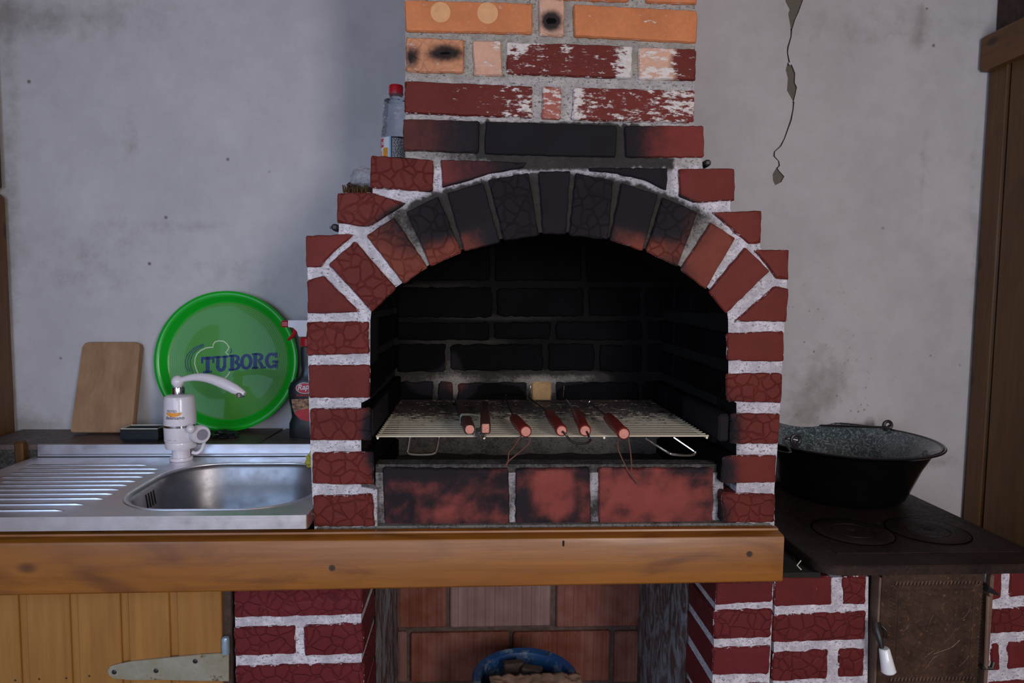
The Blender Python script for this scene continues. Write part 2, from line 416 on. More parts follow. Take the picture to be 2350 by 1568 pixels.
def text_mesh(body, size, mapf, mat, name, parent, shear=0, thick=.0004, align='CENTER', spacing=1, boldoff=0., xscale=1):
    cu = bpy.data.curves.new('t', 'FONT'); cu.body = body; cu.size = size; cu.shear = shear; cu.align_x = align
    cu.space_character = spacing; cu.offset = boldoff; cu.resolution_u = 3
    ob = bpy.data.objects.new('t', cu); COL.objects.link(ob)
    dg = bpy.context.evaluated_depsgraph_get(); dg.update(); me = bpy.data.meshes.new_from_object(ob.evaluated_get(dg))
    mb = MB(); mb.add([mapf(v.co.x * xscale, v.co.y) for v in me.vertices], [list(p.vertices) for p in me.polygons])
    bpy.data.objects.remove(ob); bpy.data.meshes.remove(me)
    return mb.build(name, mat, parent, smooth=False)

# ------------------------------------------------------------------ stains on the brickwork (photo-frame coordinates on the front plane)
def G(x, y, cx, cy, rx, ry, s=1.): return s * math.exp(-(((x - cx) / rx) ** 2 + ((y - cy) / ry) ** 2))
def soot_front(x, y):
    s = 0
    # black crown of the arch: outer two thirds of the voussoirs, clean towards the lip
    ax, ay = 1262, 900
    dx, dy = (x - ax) / 1.28, y - ay
    r = math.hypot(dx, dy); ang = math.degrees(math.atan2(dx, -dy))
    if r > 250 and y < 800:
        lat = max(0, 1 - (abs(ang + 1) / 44.) ** 3.2)
        rad = min(1, max(0, (r - 366) / 52.)) * max(0, min(1, (518 - r) / 14.))
        rad = max(rad, .78 * min(1, max(0, (30 - abs(ang + 1)) / 16.)) * max(0, min(1, (518 - r) / 14.)))
        s = max(s, 1.15 * lat * rad)
    if 266 < y < 366 and y > 274 + (x - 924) * .020:
        s = max(s, 1.25 if 1095 < x < 1425 else (.30 + .45 * (x - 925) / 175. if x < 1100 else .95 - .9 * (x - 1430) / 140.))
    s = max(s, G(x, y, 1300, 390, 210, 36, 1.2))
    s = max(s, G(x, y, 1450, 400, 95, 50, 1.0))
    if 363 < y < 445 and x > 1005: s = max(s, .35 + .5 * max(0, min(1, (x - 1010) / 200.)) if x < 1545 else 0)
    s = max(s, G(x, y, 1545, 620, 60, 60, .55)); s = max(s, G(x, y, 1060, 330, 60, 40, .45))
    s = max(s, G(x, y, 852, 985, 26, 62, 1.0)); s = max(s, G(x, y, 858, 1050, 22, 42, .85)); s = max(s, G(x, y, 850, 900, 12, 60, .45))
    s = max(s, G(x, y, 1660, 985, 42, 80, 1.)); s = max(s, G(x, y, 1655, 1080, 42, 60, .9)); s = max(s, G(x, y, 1655, 1180, 30, 50, .65))
    s = max(s, G(x, y, 1662, 900, 14, 40, .4))
    if y > 1195: s = max(s, min(.8, (y - 1195) / 18.) * (.9 if x > 860 else .5))
    # chimney course burn marks
    s = min(s, .93)
    s = max(s, G(x, y, 1022, 122, 44, 20, 1.1)); s = max(s, G(x, y, 945, 130, 16, 24, .9)); s = max(s, G(x, y, 1265, 48, 26, 24, 1.25))
    return s
def soot_sill(x, y):
    s = .60 if x < 1175 else (.72 if x < 1362 else .47)
    s = max(s, G(x, y, 930, 1170, 60, 60, .72)); s = max(s, G(x, y, 1080, 1190, 60, 30, .7)); s = max(s, G(x, y, 1000, 1085, 190, 32, 1.)); s = max(s, G(x, y, 920, 1130, 60, 80, .75)); s = max(s, G(x, y, 1300, 1120, 60, 70, .85))
    s = max(s, G(x, y, 1200, 1180, 60, 50, .75)); s = max(s, G(x, y, 1160, 1100, 60, 80, .85)); s = max(s, G(x, y, 1590, 1085, 70, 26, .85))
    s = max(s, G(x, y, 1425, 1165, 40, 40, .75))
    s -= G(x, y, 1262, 1118, 50, 38, 1.1) + G(x, y, 1285, 1170, 34, 34, .4) + G(x, y, 1480, 1145, 110, 50, .45) + G(x, y, 1050, 1160, 80, 40, .12)
    s += .38 * noise.noise(Vector((x * .022, y * .030, 2))) + .2 * noise.noise(Vector((x * .06, y * .06, 5)))
    return max(0, min(.84, s))
Z0 = lambda x, y: 0.

RED = (.150, .027, .022)
def jit(c, k=.12):
    f = 1 + random.uniform(-k, k); return tuple(max(0, a * f * (1 + random.uniform(-.04, .04))) for a in c)
def outline(poly, step=26, j=1.0, rnd=5):
    n = len(poly); out = []
    for i in range(n):
        a = Vector(poly[i]); b = Vector(poly[(i + 1) % n]); p = Vector(poly[i - 1])
        d1 = (p - a); d2 = (b - a); r = min(rnd, d1.length * .3, d2.length * .3)
        out.append(a + d1.normalized() * r); 
        out.append(a + (d1.normalized() + d2.normalized()) * r * .28)
        s0 = a + d2.normalized() * r; L = (b - a).length - 2 * r
        k = max(1, int(L / step))
        for q in range(k): out.append(s0 + d2.normalized() * L * q / k)
    return [q + Vector((random.uniform(-j, j), random.uniform(-j, j))) for q in out]
def area2(poly): return sum(poly[i][0] * poly[(i + 1) % len(poly)][1] - poly[(i + 1) % len(poly)][0] * poly[i][1] for i in range(len(poly))) / 2
def topx_(v):
    c = RM.transposed() @ (Vector(v) - CAM); return 1175 + F * c.x / -c.z, 784 - F * c.y / -c.z
def side_soot(x, y):
    r = math.hypot((x - 1262) / 1.28, y - 900)
    if (abs(x - 850) < 22 and 700 < y < 1118) or (1640 < x < 1695 and 720 < y < 1112) or (r < 382 and y < 735): return 1.05
    return 0.
def brick_poly(parent, poly, Y, depth, soot=soot_front, emboss=0, wash=0., tint=None, chip=0., paint=1., j=1., rnd=5, bulge=0., name='brick', step=12):
    """one brick: outline in photo-frame coordinates lying on the plane y=Y, run back by depth"""
    if area2(poly) < 0: poly = poly[::-1]
    o = outline(poly, step, j, rnd); n = len(o)
    cx = sum((q.x for q in o)) / n; cy = sum((q.y for q in o)) / n
    def dist(p_):
        m_ = 1e9
        for i in range(n):
            a = o[i]; b = o[(i + 1) % n]; ab = b - a; t_ = max(0, min(1, (p_ - a).dot(ab) / max(1e-9, ab.length_squared))); m_ = min(m_, (p_ - a - ab * t_).length)
        return m_
    def inside_poly(q):
        c_ = False
        for i in range(n):
            a, b = o[i], o[i - 1]
            if (a.y > q.y) != (b.y > q.y) and q.x < (b.x - a.x) * (q.y - a.y) / (b.y - a.y) + a.x: c_ = not c_
        return c_
    pts = list(o)
    for lev in (2.6, 9.0):
        for i in range(n):
            d = (o[(i + 1) % n] - o[i - 1]).normalized()
            for sg in (1, -1):
                q = o[i] + Vector((-d.y, d.x)) * lev * sg
                if lev * .72 < dist(q) < lev * 1.06 and inside_poly(q): pts.append(q)
    x0, x1 = min(q.x for q in o), max(q.x for q in o); y0, y1 = min(q.y for q in o), max(q.y for q in o)
    gs = 15.; yy = y0 + gs / 2
    while yy < y1:
        xx = x0 + gs / 2
        while xx < x1:
            q = Vector((xx, yy))
            if dist(q) > 13 and inside_poly(q): pts.append(q)
            xx += gs
        yy += gs
    rv, re_, rf, ov, *_ = delaunay_2d_cdt(pts, [], [list(range(n))], 1, .01)
    tint = tint or jit(RED); tl = random.uniform(-.0012, .0012)
    mb = MB(); vs = []; ed = []; so = []
    for q in rv:
        dd = dist(q); v = P(q.x, q.y, Y)
        dy = .0042 * max(0., 1 - dd / 3.4) ** 1.5 - bulge * min(1., dd / 9.)
        vs.append((v.x, v.y + dy + tl * (q.x - cx) / 100, v.z)); ed.append(max(0., 1 - dd / 13.)); so.append(soot(q.x, q.y))
    mb.add(vs, [list(f) for f in rf], 0, edge=ed, soot=so)
    vs = []; so = []
    for dy in (.0042, depth):
        for q in o:
            v = P(q.x, q.y, Y); vs.append((v.x, v.y + dy + tl * (q.x - cx) / 100, v.z)); so.append(max(soot(q.x, q.y), side_soot(q.x, q.y) if parent is fp else 0))
    mb.add(vs, [[i, (i + 1) % n, (i + 1) % n + n, i + n] for i in range(n)] + [list(range(n, 2 * n))], 0, edge=.6, soot=so)
    for nm, val in (('emboss', emboss), ('wash', wash), ('chip', chip), ('paint', paint)): mb.a[nm] = {i: (float(val(*topx_(mb.v[i]))) if callable(val) else float(val)) for i in range(len(mb.v))}
    mb.a['tint'] = {i: (tint(*topx_(mb.v[i])) if callable(tint) else tint) for i in range(len(mb.v))}
    return mb.build(name, 'painted_brick', parent, ang=40)
def brick_box(parent, x0, x1, y0, y1, z0, z1, soot=0., emboss=0, wash=0., tint=None, paint=0., name='brick', bev=.004, chip=0.):
    mb = MB(); t = tint or jit(RED)
    mb.box(x0, x1, y0, y1, z0, z1, bev, edge=0., soot=float(soot), emboss=float(emboss), wash=float(wash), chip=float(chip), paint=float(paint))
    mb.a['tint'] = {i: t for i in range(len(mb.v))}
    return mb.build(name, 'painted_brick', parent, smooth=False)
def mortar_slab(mbld, poly, Y, depth, soot, paintf, sp=9, j=.0016, holes=()):
    """rough face of mortar inside a photo-frame outline on plane Y, extruded back"""
    if area2(poly) < 0: poly = poly[::-1]
    pts = []
    for i in range(len(poly)):
        a = Vector(poly[i]); b = Vector(poly[(i + 1) % len(poly)]); k = max(1, int((b - a).length / (sp * 1.5)))
        for q in range(k): pts.append(a + (b - a) * q / k)
    nb = len(pts); faces = [list(range(nb))]
    x0, x1 = min(p.x for p in pts), max(p.x for p in pts); y0, y1 = min(p.y for p in pts), max(p.y for p in pts)
    allp = list(pts); yy = y0
    while yy < y1:
        xx = x0
        while xx < x1:
            allp.append(Vector((xx + random.uniform(-.3, .3) * sp, yy + random.uniform(-.3, .3) * sp))); xx += sp
        yy += sp
    rv, re, rf, ov, oe, of = delaunay_2d_cdt(allp, [], faces, 1, 0.01)
    orig = [(len(q) > 0 and min(q) < nb) for q in ov]
    vs = []; so = []; pa = []
    for i, q in enumerate(rv):
        w_ = P(q.x, q.y, Y); dy = 0 if orig[i] else j * noise.noise(Vector((q.x * .05, q.y * .05, 3))) * 2.2
        vs.append((w_.x, w_.y + dy, w_.z)); so.append(soot(q.x, q.y)); pa.append(paintf(q.x, q.y))
    fs = [list(f) for f in rf]
    mbld.add(vs, fs, 0, soot=so, paint=pa)
    vs = []; so = []; pa = []
    for q in pts:
        w_ = P(q.x, q.y, Y); vs.append((w_.x, Y, w_.z)); so.append(max(soot(q.x, q.y), side_soot(q.x, q.y)) if Y == YM else soot(q.x, q.y)); pa.append(paintf(q.x, q.y))
    for q in pts:
        w_ = P(q.x, q.y, Y); vs.append((w_.x, Y + depth, w_.z)); so.append(max(soot(q.x, q.y), side_soot(q.x, q.y)) if Y == YM else soot(q.x, q.y)); pa.append(paintf(q.x, q.y))
    mbld.add(vs, [[i, (i + 1) % nb, (i + 1) % nb + nb, i + nb] for i in range(nb)] , 0, soot=so, paint=pa)
    rv2, re2, rf2, *_ = delaunay_2d_cdt(pts, [], [list(range(nb))], 1, 0.01)
    mbld.add([(P(q.x, q.y, Y).x, Y + depth, P(q.x, q.y, Y).z) for q in rv2], [list(f)[::-1] for f in rf2], 0, soot=0.5, paint=0.)

# ------------------------------------------------------------------ room shell
XL, XR = -1.245, 1.452
def wall_back():
    mb = MB()
    x0, x1, z0, z1 = XL - .03, XR + .03, 0, 2.6
    patches = [  # fallen plaster, outlines read off the photograph
        [(1797, -40), (1790, -75), (1806, -110), (1822, -96), (1840, -118), (1856, -80), (1850, -40), (1843, 0), (1833, 28), (1825, 45), (1818, 68), (1815, 68), (1812, 50), (1809, 32), (1812, 22), (1803, 5)],
        [(1808, 142), (1812, 150), (1817, 148), (1825, 168), (1824, 190), (1829, 200), (1826, 215), (1821, 235), (1813, 220), (1806, 208), (1808, 180), (1803, 160)],
        [(1783, 383), (1788, 392), (1800, 405), (1793, 418), (1779, 425), (1774, 415), (1773, 400)]]
    cracks = [[(1816, 66), (1815, 85), (1808, 108), (1807, 120), (1811, 143)], [(1821, 233), (1820, 250), (1815, 275), (1800, 318), (1791, 335), (1777, 348), (1776, 358), (1787, 370), (1788, 380), (1784, 385)]]
    for c in cracks:
        L = []; Rr = []
        for i, (x, y) in enumerate(c):
            wd = 1.3 if i % 2 else 2.0
            L.append((x - wd, y)); Rr.append((x + wd, y + .6))
        patches.append(L + Rr[::-1])
    allp = [Vector((x0, z0)), Vector((x1, z0)), Vector((x1, z1)), Vector((x0, z1))]
    edges = []; faces = [[0, 1, 2, 3]]; polysw = []
    for pl in patches:
        q = [P(x, y, WALL) for x, y in pl]; q = [Vector((a.x, a.z)) for a in q]; polysw.append(q)
        o = len(allp); allp += q; edges += [(o + i, o + (i + 1) % len(q)) for i in range(len(q))]
    sp = .03; zz = z0 + sp
    while zz < z1:
        xx = x0 + sp
        while xx < x1: allp.append(Vector((xx + random.uniform(-.2, .2) * sp, zz + random.uniform(-.2, .2) * sp))); xx += sp
        zz += sp
    rv, re, rf, ov, oe, of = delaunay_2d_cdt(allp, edges, faces, 1, 1e-5)
    def inside(pt, poly):
        c = False; n = len(poly)
        for i in range(n):
            a, b = poly[i], poly[i - 1]
            if (a.y > pt.y) != (b.y > pt.y) and pt.x < (b.x - a.x) * (pt.y - a.y) / (b.y - a.y) + a.x: c = not c
        return c
    st = []; fl = []
    blobs = [(300, 330, 34, 50, .2), (370, 520, 110, 22, .25), (60, 985, 90, 40, .75), (640, 760, 60, 60, .3), (1900, 870, 70, 80, .55), (1840, 960, 60, 70, .5), (2150, 1060, 60, 16, .5),
             (2240, 600, 16, 420, .45), (20, 450, 26, 500, .5), (120, 40, 300, 50, .5), (560, 620, 180, 50, .25), (200, 600, 160, 120, .28), (1900, 620, 60, 160, .15), (2118, 300, 9, 420, .42), (300, 300, 24, 90, .22), (480, 520, 60, 16, .3), (2040, 60, 300, 60, .3), (860, 620, 200, 100, .0)]  # top-corner blobs paint in the light falloff; narrow side blobs darken the edges
    import bpy_extras
    Ri = RM.transposed()
    def topx(v):
        c = Ri @ (v - CAM); return 1175 + F * c.x / -c.z, 784 - F * c.y / -c.z
    for q in rv:
        px, py = topx(Vector((q.x, WALL, q.y)))
        st.append(min(1, sum(G(px, py, *b) for b in blobs))); fl.append(min(1, G(px, py, 1880, 860, 110, 170, 1.) + G(px, py, 2000, 960, 60, 60, .5) + .06))
    good = []; bad = []
    for f in rf:
        c = sum((rv[i] for i in f), Vector((0, 0))) / len(f)
        (bad if any(inside(c, pl) for pl in polysw) else good).append(list(f))
    mb.add([(q.x, WALL, q.y) for q in rv], good, 0, stain=st, fleck=fl)
    for pl in polysw:     # recessed render behind the fallen plaster
        n = len(pl)
        mb.add([(q.x, WALL, q.y) for q in pl] + [(q.x, WALL + .006, q.y) for q in pl], [[i, (i + 1) % n, (i + 1) % n + n, i + n] for i in range(n)], 1)
        mb.add([(q.x, WALL + .006, q.y) for q in pl], [list(range(n))], 1)
    mb.add([(x0, WALL + .1, z0), (x1, WALL + .1, z0), (x1, WALL + .1, z1), (x0, WALL + .1, z1)], [(0, 3, 2, 1)], 1)
    me = mb.build('wall_back', ['wall_plaster', 'exposed_render'], smooth=True)
    return struct(me, 'pale grey lime-plastered back wall with a crack and fallen plaster patches')
wb = wall_back()
struct(MB().box(XL - .1, XR + .1, -3.3, .72, -.1, 0).build('floor', 'floor_concrete', smooth=False))
struct(MB().box(XL - .1, XR + .1, -3.4, .72, 2.6, 2.7).build('ceiling', 'ceiling_board', smooth=False))
struct(MB().box(XL - .1, XR + .1, -3.4, -3.3, 0, 2.6).build('wall_front', 'wall_plaster', smooth=False))
# right wall: dark timber planks standing on a core, one horizontal rail near the ceiling
wr = struct(MB().box(XR + .03, XR + .1, -3.3, .72, 0, 2.6).build('wall_right', 'dark_timber', smooth=False))
yb = [.615, PX(2287, 700, XR).y, PX(2350, 700, XR).y - .08]
while yb[-1] > -1.2: yb.append(yb[-1] - .14)
ztop = PX(2300, 140, XR - .02).z
for i in range(len(yb) - 1):
    MB().box(XR - random.uniform(0, .006), XR + .034, yb[i + 1] + .003, yb[i] - .003, 0.0, ztop, .006).build('plank', 'dark_timber', wr)
a = PX(2275, 75, XR - .03); b = PX(2275, 155, XR - .03)
MB().box(XR - .035, XR + .033, -1.4, .615, b.z, a.z, .008).build('rail', 'dark_timber_along', wr)
MB().box(XR + .012, XR + .033, -1.4, .615, a.z + .002, 2.6).build('shadow_gap_board', 'charred_shade_wood', wr)  # added board, its dark colour paints the shadow gap above the rail
# left wall: plastered core, timber post in two lengths and window sill
wl = struct(MB().box(XL - .1, XL - .03, -3.3, .72, 0, 2.6).build('wall_left', 'wall_plaster', smooth=False))
zj = PX(8, 445, XL).z
MB().box(XL - .032, XL + .006, -.2, .617, .897, zj, .012).build('post', 'dark_timber', wl)
MB().box(XL - .032, XL + .002, -.2, .617, zj + .002, 2.6, .015).build('rough_post', 'charred_shade_wood', wl)
MB().box(XL - .032, XL + .030, -.3, .43, .866, .895, .008).build('sill_board', 'dark_timber_along', wl)

# ------------------------------------------------------------------ masonry fireplace
fp = thing('brick_fireplace', 'large red-painted brick barbecue fireplace with sooty arch, white joints and stepped chimney', 'fireplace', (0.15, .3, .849))
SLAB = .8495
def br(poly, depth=.115, Y=0., **k): return brick_poly(fp, poly, Y, depth, **k)
OR = (.62, .23, .095); PALE = (.66, .40, .29)
# chimney courses
br([(928, -70), (1143, -66), (1143, -9), (928, -11)], tint=OR, wash=.1, paint=.3)
br([(1160, -66), (1445, -58), (1444, 3), (1160, -6)], tint=OR, wash=.1, paint=.3)
br([(1484, -60), (1602, -58), (1601, 8), (1484, 5)], tint=OR, wash=.1, paint=.3)
br([(928, -2), (1222, 6), (1222, 77), (930, 71)], tint=OR, wash=.13, paint=.3)
br([(1236, -4), (1296, -2), (1295, 83), (1238, 80)], tint=PALE, wash=.30, paint=.3)
br([(1317, 9), (1602, 22), (1601, 98), (1318, 83)], tint=OR, wash=.12, paint=.3)
br([(931, 84), (1066, 90), (1064, 167), (932, 164)], tint=(.62, .29, .16), wash=.22, paint=.3, emboss=.6)
br([(1085, 92), (1150, 92), (1153, 174), (1088, 173)], tint=PALE, wash=.30, paint=.3)
br([(1162, 95), (1452, 105), (1450, 180), (1163, 169)], wash=lambda x, y: .30 + .5 * max(0, (1250 - x) / 90.) * max(0, (150 - y) / 50.) + .6 * max(0, (x - 1400) / 50.), paint=.8, emboss=.2)
br([(1466, 107), (1599, 112), (1597, 184), (1466, 181)], tint=lambda x, y: (.66, .40, .29) if x < 1545 else RED, wash=lambda x, y: .50 if x < 1548 else .22, paint=.9)
br([(928, 185), (1222, 196), (1223, 271), (928, 259)], wash=lambda x, y: .14 + .38 * max(0, (x - 1060) / 160.), paint=.9)
br([(1246, 197), (1290, 199), (1287, 275), (1243, 272)], tint=(.40, .13, .10), wash=.44)
br([(1317, 200), (1597, 206), (1594, 282), (1312, 275)], wash=lambda x, y: .34 + .22 * max(0, (x - 1450) / 140.) + (.25 if x < 1345 else 0), paint=.9)
br([(924, 272), (1101, 277), (1099, 351), (924, 345)], paint=.35, tint=(.13, .035, .03), bulge=.001)
br([(1115, 277), (1417, 288), (1413, 361), (1112, 353)], paint=.1, tint=(.13, .035, .03))
br([(1434, 288), (1617, 288), (1617, 361), (1436, 361)], paint=.35, tint=(.20, .035, .03))
for (x, y, r_) in ((1011, 28, 23), (1119, 30, 24)):
    c = P(x, y, -.0004); rr_ = P(x + r_, y, 0).x - c.x
    MB().lathe([(.0001, .0003), (rr_ * .9, .0003), (rr_, .0)], c, 24, M=Matrix.Rotation(R(90), 3, 'X')).build('pale_spot', 'pale_paint', fp)
# chimney courses above the frame, up to the ceiling
zc_ = P(1200, -68, 0).z + .012; k_ = 0; cxa, cxb = P(928, -66, 0).x, P(1600, -60, 0).x
mbc = MB(); mbc.box(cxa + .004, cxb - .004, .0075, WALL - .001, zc_ - .016, 2.599, soot=.1, paint=.1); mbc.build('chimney_core', 'painted_mortar', fp, smooth=False)
while zc_ < 2.59:
    z1_ = min(zc_ + .062, 2.598); xs_ = [cxa, cxa + .120, cxa + .120 + .2, cxb] if k_ % 2 else [cxa, cxa + .24, cxa + .30, cxb]
    for q_ in range(3): brick_box(fp, xs_[q_] + (.006 if q_ else 0), xs_[q_ + 1] - (.006 if q_ < 2 else 0), .0, .115, zc_, z1_, tint=jit(OR), wash=.1, paint=.2)
    for xa_ in (cxa, cxb - .04):
        for ya_, yb_ in ((.122, .365), (.373, WALL - .002)): brick_box(fp, xa_, xa_ + .04, ya_, yb_, zc_, z1_, tint=jit(OR))
    zc_ += .075; k_ += 1
# stepped courses over the arch
br([(851, 356), (995, 366), (993, 440), (849, 431)], emboss=1, chip=.4, paint=.7)
br([(1012, 366), (1208, 372), (1200, 385), (1120, 399), (1061, 418), (1014, 430)], paint=.3, rnd=2, tint=(.20, .04, .035))
br([(1352, 384), (1534, 385), (1531, 437), (1480, 413), (1420, 399), (1354, 391)], paint=.2, rnd=2, tint=(.14, .035, .03))
br([(1559, 386), (1688, 386), (1688, 460), (1594, 465), (1560, 450)], chip=.3, paint=.6)
br([(773, 442), (852, 441), (932, 466), (853, 517), (840, 521), (772, 511)], emboss=1, chip=.9, paint=.5)
br([(1636, 487), (1749, 483), (1748, 558), (1720, 560)], chip=.5, paint=.9, rnd=3)
br([(700, 541), (812, 537), (748, 595), (736, 613), (702, 614)], chip=.2, paint=.3, rnd=4)
br([(1732, 574), (1812, 573), (1811, 642), (1782, 639), (1768, 616)], chip=.7, paint=.5, rnd=3)
br([(704, 644), (741, 633), (826, 717), (705, 720)], chip=.1, paint=.3, rnd=3)
br([(1780, 657), (1812, 663), (1806, 739), (1687, 738)], chip=.2, paint=.6, rnd=3)
VOU = [([(753, 607), (814, 553), (909, 662), (854, 717)], 1), ([(840, 541), (904, 499), (982, 613), (927, 652)], 1), ([(933, 486), (1005, 450), (1060, 579), (988, 612)], 1),
       ([(1026, 443), (1108, 418), (1148, 556), (1066, 577)], 0), ([(1120, 412), (1214, 396), (1237, 541), (1157, 553)], 1), ([(1236, 393), (1309, 392), (1300, 537), (1246, 537)], 0),
       ([(1321, 396), (1408, 414), (1396, 550), (1307, 540)], 1), ([(1427, 419), (1512, 447), (1476, 576), (1401, 551)], 0), ([(1523, 452), (1603, 487), (1556, 613), (1483, 578)], 1),
       ([(1632, 510), (1689, 546), (1621, 664), (1562, 620)], 0), ([(1712, 567), (1768, 622), (1667, 721), (1627, 670)], 0)]
for i, (v, e) in enumerate(VOU):
    br(v, depth=.118, emboss=e, chip=.5 if i in (0, 1, 8) else .1, paint=.25, rnd=4, j=.9, name='arch_brick', Y=-.001 + random.uniform(-.001, .001), tint=(.20, .048, .032) if i not in (0, 10) else None)
# columns
LC = [([(703, 739), (845, 738), (847, 812), (702, 817)], 1), ([(707, 838), (849, 838), (849, 914), (707, 914)], 0), ([(711, 938), (850, 937), (851, 1012), (711, 1012)], 1),
      ([(717, 1040), (857, 1038), (857, 1114), (716, 1112)], 1), ([(718, 1139), (854, 1136), (860, 1210), (718, 1210)], 1)]
RC = [([(1668, 765), (1801, 761), (1800, 831), (1669, 828)], 0), ([(1666, 858), (1797, 857), (1795, 926), (1669, 923)], 1), ([(1677, 950), (1792, 950), (1788, 1020), (1676, 1020)], 1),
      ([(1688, 1046), (1783, 1046), (1782, 1109), (1654, 1110), (1660, 1050)], 0), ([(1657, 1131), (1781, 1136), (1780, 1201), (1657, 1201)], 1)]
for p_, e in LC: br(p_, depth=.235, emboss=e, chip=.45 * e, paint=.8)
for p_, e in RC: br(p_, depth=.235, emboss=e, chip=.35 * e + .1, paint=.8)
# front sill: bricks on edge, set back
YS = .018
def sl(x, y): return soot_sill(x, y)
for pl in ([(876, 1076), (1168, 1078), (1170, 1209), (882, 1209)], [(1183, 1078), (1354, 1075), (1357, 1207), (1183, 1208)], [(1374, 1076), (1640, 1076), (1637, 1206), (1374, 1207)]):
    brick_poly(fp, pl, YS, .058, soot=sl, tint=(.27, .062, .052), paint=.15, chip=.1, rnd=7, j=1.4, step=14)
# mortar body behind the bricks (three slabs: front with arch, hollow middle, rear)
INTR = [(852, 716), (909, 659), (985, 608), (1062, 572), (1152, 548), (1240, 534), (1302, 533), (1400, 545), (1480, 571), (1560, 611), (1626, 662), (1669, 718)]
OUTL = [(722, 1221), (716, 1122), (713, 1040), (712, 1000), (709, 925), (707, 830), (706, 760), (706, 640), (705, 548), (777, 548), (779, 449), (855, 449), (856, 364), (930, 364), (930, -75), (1598, -75), (1592, 284), (1610, 294), (1612, 382), (1616, 393),
        (1683, 393), (1675, 480), (1686, 491), (1744, 491), (1744, 566), (1750, 580), (1806, 580), (1806, 650), (1800, 745), (1795, 840), (1790, 935), (1784, 1030), (1777, 1122), (1777, 1219)]
def soot_mortar(x, y):
    s = soot_front(x, y)
    if y < 274 + (x - 924) * .020: s = min(s, .12)
    if y < 470 and 1080 < x < 1480: s = max(s, G(x, y, 1290, 372, 190, 24, 1.6))
    ax, ay = 1262, 900; r = math.hypot((x - ax) / 1.28, y - ay); ang = math.degrees(math.atan2((x - ax) / 1.28, -(y - ay)))
    if r > 500 and y > 386: s *= .45
    if abs(ang) > 36: s = min(s, .5)
    if 330 < r < 500 and abs(ang) < 34: s = max(s, .92 if abs(ang) < 24 else .74)
    if y > 1120 and x > 862 and x < 1660: s = max(s, .5)
    return min(s, .93)
def paint_mortar(x, y):
    if y < 385: return .25 if y > 180 else .0
    ax, ay = 1262, 900; r = math.hypot((x - ax) / 1.28, y - ay); ang = abs(math.degrees(math.atan2((x - ax) / 1.28, -(y - ay))))
    if y < 720 and ang < 40 and r < 490: return .15
    return .9
mb = MB()
inner = [(1690, 1219), (1690, 925), (1672, 915), (1671, 735)] + INTR[::-1] + [(850, 735), (849, 915), (829, 925), (829, 1020), (829, 1118), (866, 1124), (866, 1221)]
mortar_slab(mb, OUTL + inner, YM, .107, soot_mortar, paint_mortar, sp=9)
mortar_slab(mb, [(862, 1085), (862, 1219), (1660, 1217), (1660, 1085)], YS + .006, .050, lambda x, y: .55 + .4 * noise.noise(Vector((x * .02, y * .02, 0))), lambda x, y: .7, sp=9)
mortar_slab(mb, [(862, 1066), (862, 1090), (1690, 1090), (1690, 1066)], YS + .012, .038, lambda x, y: .72, lambda x, y: .2, sp=9)
front_m = mb.build('mortar', 'painted_mortar', fp, ang=60)
# hollow middle and rear
def slab_world(mbx, polyw, y0, y1, soot=.9, paint=0., outer_n=0):
    n = len(polyw); ring = [(.12 if i < outer_n else soot) for i in range(n)] * 2; rp = [(.7 if i < outer_n else paint) for i in range(n)] * 2; rv, re, rf, *_ = delaunay_2d_cdt([Vector(q) for q in polyw], [], [list(range(n))], 1, 1e-6)
    mbx.add([(q.x, y0, q.y) for q in rv], [list(f) for f in rf], 0, soot=soot, paint=paint)
    mbx.add([(q.x, y1, q.y) for q in rv], [list(f)[::-1] for f in rf], 0, soot=soot, paint=paint)
    mbx.add([(u, y0, v) for u, v in polyw] + [(u, y1, v) for u, v in polyw], [[i, (i + 1) % n, (i + 1) % n + n, i + n] for i in range(n)], 0, soot=ring, paint=rp)
def W2(pl): return [(P(x, y, 0).x, P(x, y, 0).z) for x, y in pl]
outw = W2(OUTL); outw[0] = (outw[0][0], SLAB + .001); outw[-1] = (outw[-1][0], SLAB + .001)
xi0, xi1 = P(846, 900, 0).x, P(1673, 900, 0).x
mb = MB()
hole = [(xi1 + .012, SLAB + .001), (xi1 + .012, P(1667, 640, 0).z), (P(1480, 420, 0).x, P(1480, 400, 0).z), (P(1400, 300, 0).x, 1.82), (P(1100, 300, 0).x, 1.82), (P(1040, 420, 0).x, P(1040, 400, 0).z), (xi0 - .012, P(852, 640, 0).z), (xi0 - .012, SLAB + .001)]
slab_world(mb, outw + hole, .1145, .512, soot=1., outer_n=len(outw))
mb.build('chimney_body', 'painted_mortar', fp, smooth=False)
mb = MB(); YB = .512
slab_world(mb, outw, YB, WALL - .001, soot=.80, outer_n=len(outw))
# patches of paler ash-grey mortar on the back wall carried as soot values on a finer sheet
XB0, XB1 = xi0 - .01, xi1 + .01
nx, nz = 70, 60; zt = P(1260, 470, 0).z; vs = []; so = []
Ri = RM.transposed()
def topx(v):
    c = Ri @ (Vector(v) - CAM); return 1175 + F * c.x / -c.z, 784 - F * c.y / -c.z
def soot_back(px, py):
    s = 1.03
    if py > 925: return .55 - .12 * math.exp(-((px - 1400) / 250) ** 2) + .25 * math.exp(-((py - 925) / 18) ** 2)
    s -= G(px, py, 1240, 872, 85, 13, .62) + G(px, py, 1240, 895, 34, 18, .75) + G(px, py, 1050, 890, 40, 26, .5) + G(px, py, 990, 880, 80, 40, .32) + G(px, py, 1040, 830, 26, 40, .25) + G(px, py, 1100, 870, 120, 10, .25) + G(px, py, 1340, 868, 40, 10, .4)
    s -= G(px, py, 1050, 785, 110, 10, .12) + G(px, py, 1150, 728, 160, 6, .10) + G(px, py, 1000, 655, 120, 6, .08) + 0
    return s
